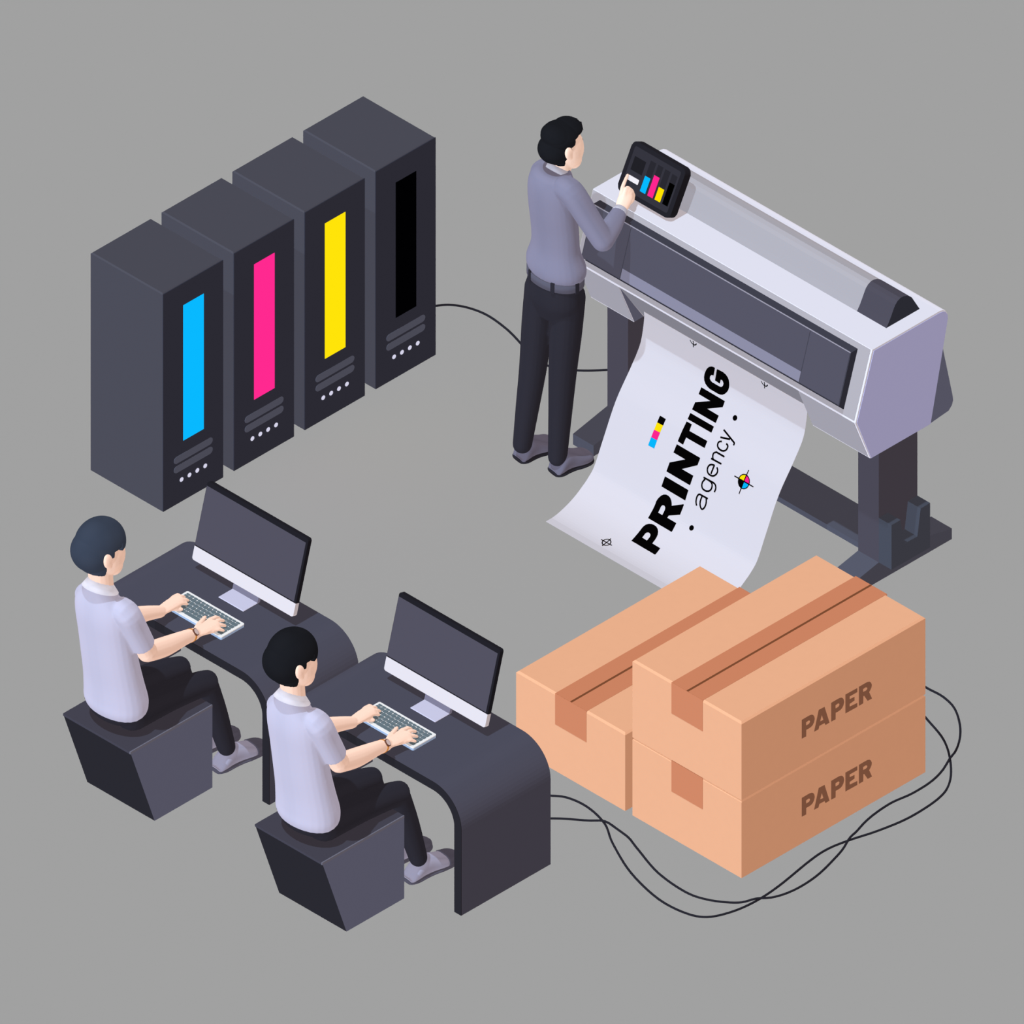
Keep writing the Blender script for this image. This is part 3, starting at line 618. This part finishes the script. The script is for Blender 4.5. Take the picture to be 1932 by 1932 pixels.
def hair_shell(c, k, lobes, keep, m, parent, base, tufts=(), nu=220, nv=130):
    """hair as a thick cap round the skull: lobes are ellipsoids, keep(p) tells where hair grows"""
    c = Vector(c); bm = new()
    def radius(d):
        best = 0
        for o, r in lobes:
            o = Vector(o)
            A_ = sum((d[i]/r[i])**2 for i in range(3)); B_ = -2*sum(d[i]*o[i]/r[i]**2 for i in range(3)); C_ = sum((o[i]/r[i])**2 for i in range(3))-1
            D_ = B_*B_-4*A_*C_
            if D_ > 0: best = max(best, (-B_+math.sqrt(D_))/(2*A_))
        return best
    grid = []
    for j in range(nv+1):
        th = math.pi*j/nv; row = []
        for i in range(nu):
            ph = 2*math.pi*i/nu; d = Vector((math.sin(th)*math.cos(ph), math.sin(th)*math.sin(ph), math.cos(th)))
            row.append(d*radius(d))
        grid.append(row)
    vo, vi = {}, {}
    def V(dic, j, i, f):
        i %= nu
        if j in (0, nv): i = 0
        if (j, i) not in dic: dic[j, i] = bm.verts.new(c+grid[j][i]*k*f)
        return dic[j, i]
    on = set()
    for j in range(nv):
        for i in range(nu):
            mid = (grid[j][i]+grid[j+1][i]+grid[j][(i+1) % nu]+grid[j+1][(i+1) % nu])/4
            if keep(mid): on.add((j, i))
    def face(vs):
        u = []
        for v in vs:
            if v not in u: u.append(v)
        if len(u) > 2:
            try: bm.faces.new(u)
            except ValueError: pass
    IN = .84
    for j, i in on:
        face([V(vo, j, i, 1), V(vo, j+1, i, 1), V(vo, j+1, i+1, 1), V(vo, j, i+1, 1)])
        face([V(vi, j, i, IN), V(vi, j, i+1, IN), V(vi, j+1, i+1, IN), V(vi, j+1, i, IN)])
        for (nj, ni), (p, q) in (((j-1, i), ((j, i), (j, i+1))), ((j+1, i), ((j+1, i), (j+1, i+1))), ((j, (i-1) % nu), ((j, i), (j+1, i))), ((j, (i+1) % nu), ((j, i+1), (j+1, i+1)))):
            if (nj, ni) not in on and 0 <= nj < nv:
                face([V(vo, *p, 1), V(vo, *q, 1), V(vi, *q, IN), V(vi, *p, IN)])
    for tip, a, b, w in tufts:
        tip, a, b = (c+Vector(v)*k for v in (tip, a, b))
        d = (b-a).cross(tip-a).normalized()*w*k
        vs = [bm.verts.new(v) for v in (a-d, a+d, b+d, b-d, tip)]
        for t in ((0, 1, 2, 3), (0, 4, 1), (1, 4, 2), (2, 4, 3), (3, 4, 0)): bm.faces.new([vs[q] for q in t])
    bmesh.ops.smooth_vert(bm, verts=[v for v in bm.verts if any(len(e.link_faces) == 2 for e in v.link_edges)], factor=.3, use_axis_x=True, use_axis_y=True, use_axis_z=True)
    return obj('hair', bm, m, parent, base, True)

def finger(bm, pts, r=.0085): tube(bm, pts, [r*1.12, r*1.05, r*.95, r*.78][:len(pts)] if len(pts) < 5 else r, 10, step=4)

def shoe(bm_u, bm_s, bm_t, heel, toe, w, h, ankle, capfrac=.78):
    """shoe from heel to toe on the floor; upper, sole and (optional) toe cap"""
    heel, toe = Vector(heel), Vector(toe); d = (toe-heel); L = d.length; d.normalize(); s = Vector((-d.y, d.x, 0)); s = -s
    prof = [(0, .62, .0), (.04, .80, .10), (.14, .92, .6), (.3, .86, .95), (.45, .86, .86), (.6, .97, .64), (.74, 1.0, .48), (.86, .92, .40), (.95, .66, .27), (1.0, .25, .13)]
    def ring(bm, t, wf, z0, z1, n=20, flat=False):
        c = heel+d*(t*L); vs = []
        for k in range(n):
            a = 2*math.pi*k/n; x = math.cos(a); y = math.sin(a)
            sx = math.copysign(abs(x)**.7, x); sy = math.copysign(abs(y)**.8, y)
            vs.append(bm.verts.new(c+s*(w/2*wf*sx)+Vector((0, 0, (z0+z1)/2+(z1-z0)/2*sy))))
        return vs
    def loft(bm, rs):
        for a, b in zip(rs, rs[1:]):
            for k in range(len(a)): bm.faces.new((a[k], a[(k+1) % len(a)], b[(k+1) % len(a)], b[k]))
        bm.faces.new(rs[0][::-1]); bm.faces.new(rs[-1])
    P = crv(prof, 4)
    loft(bm_u, [ring(bm_u, t, max(.1, wf), .008, .02+h*max(.05, hf)) for t, wf, hf in P if bm_t is None or t < capfrac])
    loft(bm_s, [ring(bm_s, -.01+1.02*t, max(.1, wf)*1.06, 0, .02) for t, wf, hf in P])
    if bm_t is not None:
        loft(bm_t, [ring(bm_t, t, max(.1, wf)*1.03, .006, .024+h*max(.05, hf)) for t, wf, hf in P if t >= capfrac-.04])

# ---- a typist on a stool
XC = 1.533
pb = (XC, -2.66, 0)
HC = (1.5330,-2.9143,1.4347)
bm = new()
head_solids(bm, HC, 1.0, 1.05)
tube(bm, [(XC, -2.895, 1.18), (XC, -2.895, 1.27), (XC, -2.905, 1.38)], [.062, .055, .055])
rings_loft(bm, [(XC, -2.80, .515, .13, .085, 0), (XC, -2.80, .62, .14, .088, 0), (XC, -2.84, .90, .125, .075, 0), (XC, -2.885, 1.10, .125, .07, 0), (XC, -2.895, 1.19, .06, .05, 0)])
shR, elR, wrR = Vector((1.672, -2.872, 1.128)), Vector((1.69, -2.765, .878)), Vector((1.5536,-2.3331,0.6930))
shL, elL, wrL = Vector((1.402, -2.855, 1.095)), Vector((1.372, -2.68, .86)), Vector((1.3271,-2.3204,0.6930))
for sh_, el, wr in ((shR, elR, wrR), (shL, elL, wrL)):
    m1 = el.lerp(wr, .35)+Vector((0, 0, -.006))
    tube(bm, [sh_, sh_.lerp(el, .5), el], [.042, .042, .042])
    tube(bm, [el, m1, el.lerp(wr, .75), wr], [.044, .045, .034, .0275])
    tube(bm, [Vector((XC, -2.89, 1.14)), sh_], [.05, .045])
def typing_hand(bm, wr, knuck, tips, thumb):
    cen = Vector((0, 0, 0))
    for q in knuck: cen += Vector(q)
    cen /= 4
    tube(bm, [wr, wr.lerp(cen, .5), cen], [.027, .033, .034], 16, ((0, 0, 1), .55))
    for q in knuck: tube(bm, [wr.lerp(Vector(q), .35), Vector(q)], [.014, .0115], 10)
    for q, t in zip(knuck, tips):
        q, t = Vector(q), Vector(t); mid = q.lerp(t, .5)+Vector((0, 0, .008)); finger(bm, [q, mid, q.lerp(t, .8)+Vector((0, 0, .004)), t])
    a, b = Vector(thumb[0]), Vector(thumb[1]); tube(bm, [wr.lerp(a, .6), a, a.lerp(b, .55), b], [.015, .0125, .0105, .0085], 10)
typing_hand(bm, wrR, [(1.5151,-2.1959,0.6820), (1.5440,-2.2051,0.6840), (1.5665,-2.2242,0.6820), (1.5783,-2.2443,0.6780)], [(1.5125,-2.1374,0.6600), (1.5399,-2.1385,0.6600), (1.5719,-2.1606,0.6600), (1.5918,-2.1920,0.6600)], [(1.5014,-2.2545,0.6760), (1.4670,-2.1823,0.6640)])
typing_hand(bm, wrL, [(1.2794,-2.1855,0.6800), (1.3024,-2.1904,0.6840), (1.3230,-2.2011,0.6840), (1.3362,-2.2209,0.6820)], [(1.2734,-2.1400,0.6600), (1.2914,-2.1334,0.6600), (1.3200,-2.1390,0.6600), (1.3367,-2.1622,0.6600)], [(1.3239,-2.2514,0.6740), (1.3489,-2.2089,0.6610)])
hipR, hipL = Vector((1.615, -2.77, .53)), Vector((1.45, -2.77, .53))
knR, knL = Vector((1.6480,-2.3551,0.4920)), Vector((1.4740,-2.3488,0.4816))
anR, anL = Vector((1.6750,-2.2571,0.1090)), Vector((1.5220,-2.2751,0.1099))
for h, kn, an in ((hipR, knR, anR), (hipL, knL, anL)):
    tube(bm, [h+Vector((0, 0, .012)), kn+Vector((0, 0, .008))], [.048, .034]); tube(bm, [kn, an], [.034, .027]); tube(bm, [an, an+Vector((.0, .03, -.05))], [.028, .02])
person = obj('person', fuse(bm, .0042, 2), 'skin', None, pb, True)
tag(person, 'seated person with black hair in a lilac short-sleeved shirt typing at the nearer desk', 'person', 'people seated typing at desks')
face_details(HC, 1.0, person, pb)
# shirt
bm = new()
rings_loft(bm, [(XC, -2.80, .505, .115, .07, 0), (XC, -2.80, .525, .152, .098, 0), (XC, -2.80, .56, .167, .111, 0), (XC, -2.80, .61, .168, .112, 0), (XC, -2.815, .70, .16, .104, 0), (XC, -2.838, .82, .153, .099, 0),
               (XC, -2.86, .95, .150, .095, 0), (XC, -2.88, 1.06, .15, .090, 0), (XC, -2.89, 1.13, .14, .080, 0), (XC, -2.895, 1.185, .10, .066, -.1), (XC, -2.895, 1.225, .06, .055, -.2)])
tube(bm, [shR+Vector((-.05, 0, .005)), shR, shR.lerp(elR, .4), shR.lerp(elR, .80)], [.058, .060, .059, .056], 20, None, False)
tube(bm, [shL+Vector((.05, 0, .005)), shL, shL.lerp(elL, .4), shL.lerp(elL, .82)], [.05, .05, .05, .05], 20, None, False)
for sg, sh_ in ((1, shR), (-1, shL)): tube(bm, [(XC+sg*.085, -2.890, 1.150), sh_+Vector((-.03*sg, 0, .006))], [.045, .053], 18)
b = fuse(bm, .006, 3)
obj('shirt', b, 'shirt_lilac', person, pb, True)
# collar
def collar(c0, r0, c1, r1, k, m, parent, base, n=40):
    """turned-over collar: a tilted cone band with a little thickness"""
    bm = new(); R = []
    for c, r, t in ((c0, r0, 0), (c1, r1, 0), (c1, r1-.006, .002), (c0, r0-.006, .002)):
        R.append([bm.verts.new((c[0]+r*math.cos(q), c[1]+r*math.sin(q), c[2]-k*r*math.sin(q)+t)) for q in [2*math.pi*i/n for i in range(n)]])
    for a, b in zip(R, R[1:]+R[:1]):
        for i in range(n): bm.faces.new((a[i], a[(i+1) % n], b[(i+1) % n], b[i]))
    return obj('collar', bm, m, parent, base, True)
collar((1.5330,-2.8979,1.2584), .052, (1.5330,-2.8979,1.2100), .0815, .42, 'collar_white', person, pb)
# trousers
bm = new()
ball(bm, (XC, -2.79, .545), (.165, .115, .085), 28)
for h, kn, an, r in ((hipR, knR, anR, .056), (hipL, knL, anL, .052)):
    tube(bm, [h+Vector((0, -.01, -.005)), h.lerp(kn, .5)+Vector((0, 0, .004)), kn+Vector((0, -.01, 0)), kn+Vector((0, .006, -.03)), kn.lerp(an, .5), an], [.082, .068, r*1.02, r*.97, .052, .0415], 20, step=6)
b = fuse(bm, .006, 4)
for v in b.verts:                                # the seat flattens the cloth
    if v.co.y < SY1+.012 and v.co.z < SH+.004:
        if SY1+.012-v.co.y < SH-v.co.z: v.co.y = SY1+.012
        else: v.co.z = SH+.004
obj('trousers', b, 'trousers', person, pb, True)
for nm, heel, toe in (('shoe', (1.664, -2.318, 0), (1.690, -2.028, 0)), ('shoe', (1.512, -2.325, 0), (1.535, -2.045, 0))):
    bu, bs, bt_ = new(), new(), new(); shoe(bu, bs, bt_, heel, toe, .098, .082, None, .74)
    s_ = obj('shoe', bu, 'shoe_lilac', person, pb, True); obj('sole', bs, 'shoe_dark', s_, pb, True); obj('toe_cap', bt_, 'shoe_dark', s_, pb, True)
# wristwatch on the right wrist
wd = (wrR-elR).normalized(); wc_ = elR.lerp(wrR, .91); up_ = Vector((.70, -.72, .85)); up_ = (up_-wd*up_.dot(wd)).normalized(); sd = wd.cross(up_)
bm = new(); R = []
for o_, rr in ((-.009, .0315), (.009, .0305), (.009, .028), (-.009, .029)):
    R.append([bm.verts.new(wc_+wd*o_+(up_*math.cos(q)+sd*math.sin(q))*rr) for q in [2*math.pi*i/24 for i in range(24)]])
for a, b_ in zip(R, R[1:]+R[:1]):
    for i in range(24): bm.faces.new((a[i], a[(i+1) % 24], b_[(i+1) % 24], b_[i]))
ww = obj('wristwatch', bm, 'watch_strap', person, pb, True)
for nm, rr, h0, h1, m in (('watch_case', .0178, .029, .0365, 'watch_case'), ('dial', .0145, .036, .0375, 'watch_face')):
    bm = new(); lo, hi = ([bm.verts.new(wc_+up_*h+(wd*math.cos(q)+sd*math.sin(q))*rr) for q in [2*math.pi*i/24 for i in range(24)]] for h in (h0, h1))
    bm.faces.new(lo); bm.faces.new(hi)
    for i in range(24): bm.faces.new((lo[i], lo[(i+1) % 24], hi[(i+1) % 24], hi[i]))
    obj(nm, bm, m, ww, pb)
# bowl-cut hair
def bowl(p):
    x, y, z = p
    if x < -.03 and -.10 < y < .035 and z > -.07: return True
    if y > .058: return z > (.004+.09*max(0, .085-y) if y < .115 else .006)
    if y > .052: return z > .045
    if y > .002: return z > .030
    if y > -.022: return z > (-.002 if abs(x) > .05 else -.10)
    if z < .0 and y > -.013-.15*max(0, -.05-z): return False
    return z > -.108-.25*(y+.02)
lobes = [((0, .016, .024), (.107, .122, .117)), ((0, -.030, .002), (.100, .098, .098)), ((0, -.005, -.07), (.082, .075, .07))]
hair = hair_shell(HC, 1.0, lobes, bowl, 'hair_black', person, pb)

# ---- the second typist: the same pose, blue hair
p2 = dup(person, STEP, 'seated person with dark blue hair in a lilac short-sleeved shirt typing below the server towers')
for ch in p2.children:
    if ch.name.startswith('hair'):
        ch.data = ch.data.copy(); ch.data.materials[0] = M['hair_blue']

# ---- the standing operator
XO = -.12
ob = (-.13, .40, 0)
OC = (-0.1200,0.4176,1.7192)
K = .86
bm = new()
head_solids(bm, OC, K, 1.2, (.080, .090, .100))
tube(bm, [(-0.1200,0.4061,1.5427), (-0.1200,0.4226,1.5858), (-0.1200,0.4292,1.6508)], [.05, .048, .048])
o_hem, o_waist, o_chest, o_sh = Vector((-0.1200,0.3963,1.0549)), Vector((-0.1200,0.3897,1.1778)), Vector((-0.1200,0.3700,1.4098)), Vector((-0.1200,0.3667,1.5596))
rings_loft(bm, [(*(o_hem-Vector((0, 0, .12))), .12, .08, 0), (*o_hem, .125, .08, 0), (*o_waist, .105, .068, 0), (*o_chest, .11, .068, 0), (*(o_sh-Vector((0, 0, .04))), .09, .05, 0), (*(o_sh+Vector((0, .01, .0))), .05, .045, 0)])
oshR, oelR, owrR = Vector((0.0200,0.3582,1.5398)), Vector((0.1500,0.4173,1.3189)), Vector((0.0780,0.5962,1.3644))
oshL, oelL, owrL = Vector((-.215, .400, 1.525)), Vector((-.26, .44, 1.25)), Vector((-.215, .495, 1.20))
for a, e, w_ in ((oshR, oelR, owrR), (oshL, oelL, owrL)):
    tube(bm, [a, a.lerp(e, .5), e], [.04, .04, .038]); tube(bm, [e, e.lerp(w_, .5), w_], [.038, .036, .026]); tube(bm, [o_sh-Vector((0, 0, .06)), a], [.04, .040])
# pointing right hand
wr = owrR; tipP = Vector((-0.0314,0.7489,1.4214)); kn = Vector((0.0340,0.6698,1.4053)); cen = Vector((0.0560,0.6478,1.3902))
tube(bm, [wr, wr.lerp(cen, .5), cen, cen.lerp(kn, .4)], [.027, .031, .033, .030], 16, ((.6, -.4, .6), .72))
ixb = Vector((0.0200,0.6624,1.4134)); finger(bm, [ixb.lerp(wr, .35), ixb, ixb.lerp(tipP, .5)+Vector((.002, -.003, .004)), tipP], .0088)
for q, m_, t in (((0.0460,0.6611,1.4284), (0.0300,0.6985,1.4003), (0.0320,0.6981,1.3730)), ((0.0520,0.6715,1.4177), (0.0380,0.7069,1.3873), (0.0380,0.7020,1.3627)), ((0.0580,0.6754,1.4059), (0.0460,0.7071,1.3712), (0.0460,0.6973,1.3520)), ((0.0620,0.6698,1.3937), (0.0520,0.6979,1.3575), (0.0540,0.6827,1.3490))):
    q, m_, t = Vector(q), Vector(m_), Vector(t); finger(bm, [q.lerp(wr, .5), q, m_, t], .0098)
tube(bm, [wr.lerp(cen, .4), (0.0300,0.6491,1.3709), (0.0120,0.6787,1.3813)], [.014, .012, .010], 10)
# resting left hand
tube(bm, [owrL, owrL+Vector((.05, .005, -.01))], [.026, .032], 14, ((0, 1, .2), .55))
for i in range(4): finger(bm, [owrL+Vector((.06, .01, .02-.016*i)), owrL+Vector((.095, .012, .018-.018*i)), owrL+Vector((.125-.006*abs(i-1), .004, .014-.018*i))], .0085)
tube(bm, [owrL+Vector((.02, 0, .02)), owrL+Vector((.05, .0, .05)), owrL+Vector((.075, 0, .058))], [.013, .011, .009], 10)
hpR, hpL = Vector((-.052, .405, .93)), Vector((-.195, .375, .93))
kR, kL = Vector((-0.0700,0.3857,0.5440)), Vector((-0.2150,0.3466,0.5053))
aR, aL = Vector((-0.0760,0.3588,0.0788)), Vector((-0.2400,0.3041,0.0925))
for h, q, an in ((hpR, kR, aR), (hpL, kL, aL)):
    tube(bm, [h, q], [.06, .045]); tube(bm, [q, an], [.042, .03]); tube(bm, [an, an+Vector((.0, .03, -.05))], [.03, .022])
op = obj('person', fuse(bm, .0042, 2), 'skin_fair', None, ob, True)
tag(op, 'standing person in a grey-lilac sweater and dark trousers tapping the touchscreen on the printer', 'person')
face_details(OC, K, op, ob)
bm = new()
def sec(px_c, a, b, t=0): return (px_c[0], px_c[1], px_c[2], a, b, t)
rings_loft(bm, [sec((-0.1200,0.3930,1.0252), .118, .08), sec((-0.1200,0.3946,1.0472), .150, .100), sec((-0.1200,0.3946,1.0928), .156, .104), sec((-0.1200,0.3913,1.1770), .129, .084), sec((-0.1200,0.3864,1.2735), .127, .082), sec((-0.1200,0.3732,1.3940), .128, .084), sec((-0.1200,0.3667,1.4969), .126, .083), sec((-0.1200,0.3700,1.5580), .112, .075), sec((-0.1200,0.3831,1.5827), .088, .062), sec((-0.1200,0.3996,1.5859), .060, .052)])
tube(bm, [oshR+Vector((-.05, 0, .01)), oshR, oshR.lerp(oelR, .5), oelR+Vector((-.004, 0, .004))], [.055, .057, .054, .050], 20)
tube(bm, [oelR+Vector((-.004, 0, .004)), oelR.lerp(owrR, .5), oelR.lerp(owrR, .86)], [.050, .046, .037], 20)
tube(bm, [oshL+Vector((.05, 0, .01)), oshL, oshL.lerp(oelL, .5), oelL], [.05, .05, .048, .046], 20)
tube(bm, [oelL, oelL.lerp(owrL, .5), oelL.lerp(owrL, .9)], [.046, .043, .036], 20)
obj('sweater', fuse(bm, .006, 4), 'sweater', op, ob, True)
bm = new(); d = (owrR-oelR).normalized(); p = oelR.lerp(owrR, .90)
tube(bm, [p-d*.012, p+d*.020], [.036, .034], 24, None, False, smoothpath=False); obj('cuff', bm, 'collar_grey', op, ob, True)
collar((-0.1200,0.4193,1.5817), .0535, (-0.1200,0.4144,1.5528), .0605, .85, 'collar_grey', op, ob)
# trousers
bm = new()
rings_loft(bm, [sec((-0.1200,0.3864,0.8177), .10, .07), sec((-0.1200,0.3864,0.9032), .142, .095), sec((-0.1200,0.3864,0.9886), .143, .095), sec((-0.1200,0.3897,1.0383), .140, .092)])
tube(bm, [hpR, hpR.lerp(kR, .5), kR, kR.lerp(aR, .5), aR], [.075, .072, .064, .053, .043], 20)
tube(bm, [hpL, hpL.lerp(kL, .5), kL, kL.lerp(aL, .5), aL], [.073, .070, .062, .053, .043], 20)
obj('trousers', fuse(bm, .006, 3), 'trousers', op, ob, True)
# belt with loops
bm = new(); cb = Vector((-0.1200,0.3903,1.0237)); cb2 = Vector((-0.1200,0.3903,1.0379)); n = 44; R = []
for c, q in ((cb+Vector((0, 0, -.018)), 1.0), (cb+Vector((0, 0, .022)), 1.0), (cb+Vector((0, 0, .022)), .93), (cb+Vector((0, 0, -.018)), .93)):
    R.append([bm.verts.new((c[0]+.1495*q*math.cos(t), c[1]+.101*q*math.sin(t), c[2])) for t in [2*math.pi*i/n for i in range(n)]])
for a, b_ in zip(R, R[1:]+R[:1]):
    for i in range(n): bm.faces.new((a[i], a[(i+1) % n], b_[(i+1) % n], b_[i]))
blt = obj('belt', bm, 'belt', op, ob, True)
for ang in (-172, -118, -62, -8, 60, 120):
    t = math.radians(ang); c = cb+Vector((.1505*math.cos(t), .102*math.sin(t), 0)); tg = Vector((-.15*math.sin(t), .10*math.cos(t), 0)).normalized(); nn = Vector((tg.y, -tg.x, 0))
    bm = new(); vs = [bm.verts.new(c+tg*(u*.009)+nn*o_+Vector((0, 0, z))) for u, o_ in ((-1, .003), (1, .003), (1, -.004), (-1, -.004)) for z in (-.024, .03)]
    for f in ((0, 2, 3, 1), (2, 4, 5, 3), (4, 6, 7, 5), (6, 0, 1, 7), (0, 6, 4, 2), (1, 3, 5, 7)): bm.faces.new([vs[q] for q in f])
    obj('belt_loop', bm, 'trousers', blt, ob)
for heel, toe in (((-0.0756,0.3288,0.0000), (-0.0455,0.5355,0.0000)), ((-0.2562,0.2907,0.0000), (-0.2285,0.4949,0.0000))):
    bu, bs = new(), new(); shoe(bu, bs, None, heel, toe, .105, .085, None)
    s_ = obj('shoe', bu, 'shoe_slate', op, ob, True); obj('sole', bs, 'sole_black', s_, ob, True)
def quiff(p):
    x, y, z = p
    if x < -.03 and -.10 < y < .03 and z > -.05: return True
    if y > .018: return z > .056
    if y > -.004: return z > -.032
    if z < -.02 and y > -.030: return False
    if z < .02 and y > -.012: return False
    return z > -.105+.2*max(0, -.04-y)
lobes = [((0, .0, .043), (.100, .100, .072)), ((0, -.022, .058), (.088, .080, .058)), ((0, .052, .061), (.082, .077, .053)), ((0, -.035, -.020), (.090, .091, .080)), ((0, -.005, -.085), (.074, .068, .062))]
hair_shell(OC, K, lobes, quiff, 'hair_black', op, ob, tufts=[((.025, .116, .120), (.02, .03, .100), (.02, .098, .080), .04), ((.035, .134, .090), (.03, .075, .095), (.03, .115, .040), .04)])


# ------------------------------------------------------------------ the second workplace
for src, lab in ((desk, 'dark waterfall-edge desk below the server towers, in front of the blue-haired typist'),
                 (mon, 'computer monitor with a white chin on the desk below the server towers'),
                 (key, 'white keyboard with grey keys on the desk below the server towers'),
                 (stool, 'dark grey box stool with a slanted front, under the blue-haired typist')):
    dup(src, STEP, lab)

# ------------------------------------------------------------------ key sun, added fill suns and camera
def lamp(name, direction, rgb, shadow, angle=.0):
    mx = max(rgb); l = bpy.data.lights.new(name, 'SUN'); l.energy = math.pi*mx; l.color = [c/mx for c in rgb]
    l.use_shadow = shadow; l.angle = angle
    o = bpy.data.objects.new(name, l); o.rotation_euler = Vector(direction).to_track_quat('Z', 'Y').to_euler()
    o.location = Vector(direction)*8; return link(o)
for d in DOME: lamp('soft_fill', d, [c/DOME_NORM for c in AMB], False)  # added shadowless suns for even fill, not lamps of the place
lamp('side_fill', (0, -1, 0), SIDE, False)  # added fill sun, casts no shadow
key_l = lamp('key_lamp', KEYDIR, KEY, True, .012)
flr_l = lamp('floor_fill', KEYDIR, KEY, False)  # added shadowless copy of the key for the floor alone
ca = bpy.data.collections.new('lit_by_key'); cf = bpy.data.collections.new('lit_by_floor_fill')
ca.objects.link(floor); cf.objects.link(floor)
key_l.light_linking.receiver_collection = ca
ca.collection_objects[0].light_linking.link_state = 'EXCLUDE'
flr_l.light_linking.receiver_collection = cf

w = bpy.data.worlds.new('world'); SC.world = w; w.use_nodes = True
w.node_tree.nodes['Background'].inputs[0].default_value = (.36, .36, .36, 1); w.node_tree.nodes['Background'].inputs[1].default_value = .03
cam = bpy.data.cameras.new('camera'); cam.type = 'ORTHO'; cam.ortho_scale = 1932/S; cam.clip_end = 100
co = bpy.data.objects.new('camera', cam); d = Vector((1, -1, 1)).normalized()
co.location = d*20; co.rotation_euler = d.to_track_quat('Z', 'Y').to_euler(); link(co)
SC.camera = co
SC.cycles.diffuse_bounces = 0
SC.view_settings.view_transform = 'Standard'; SC.view_settings.look = 'None'; SC.view_settings.exposure = 0; SC.view_settings.gamma = 1
SC.view_settings.use_curve_mapping = False
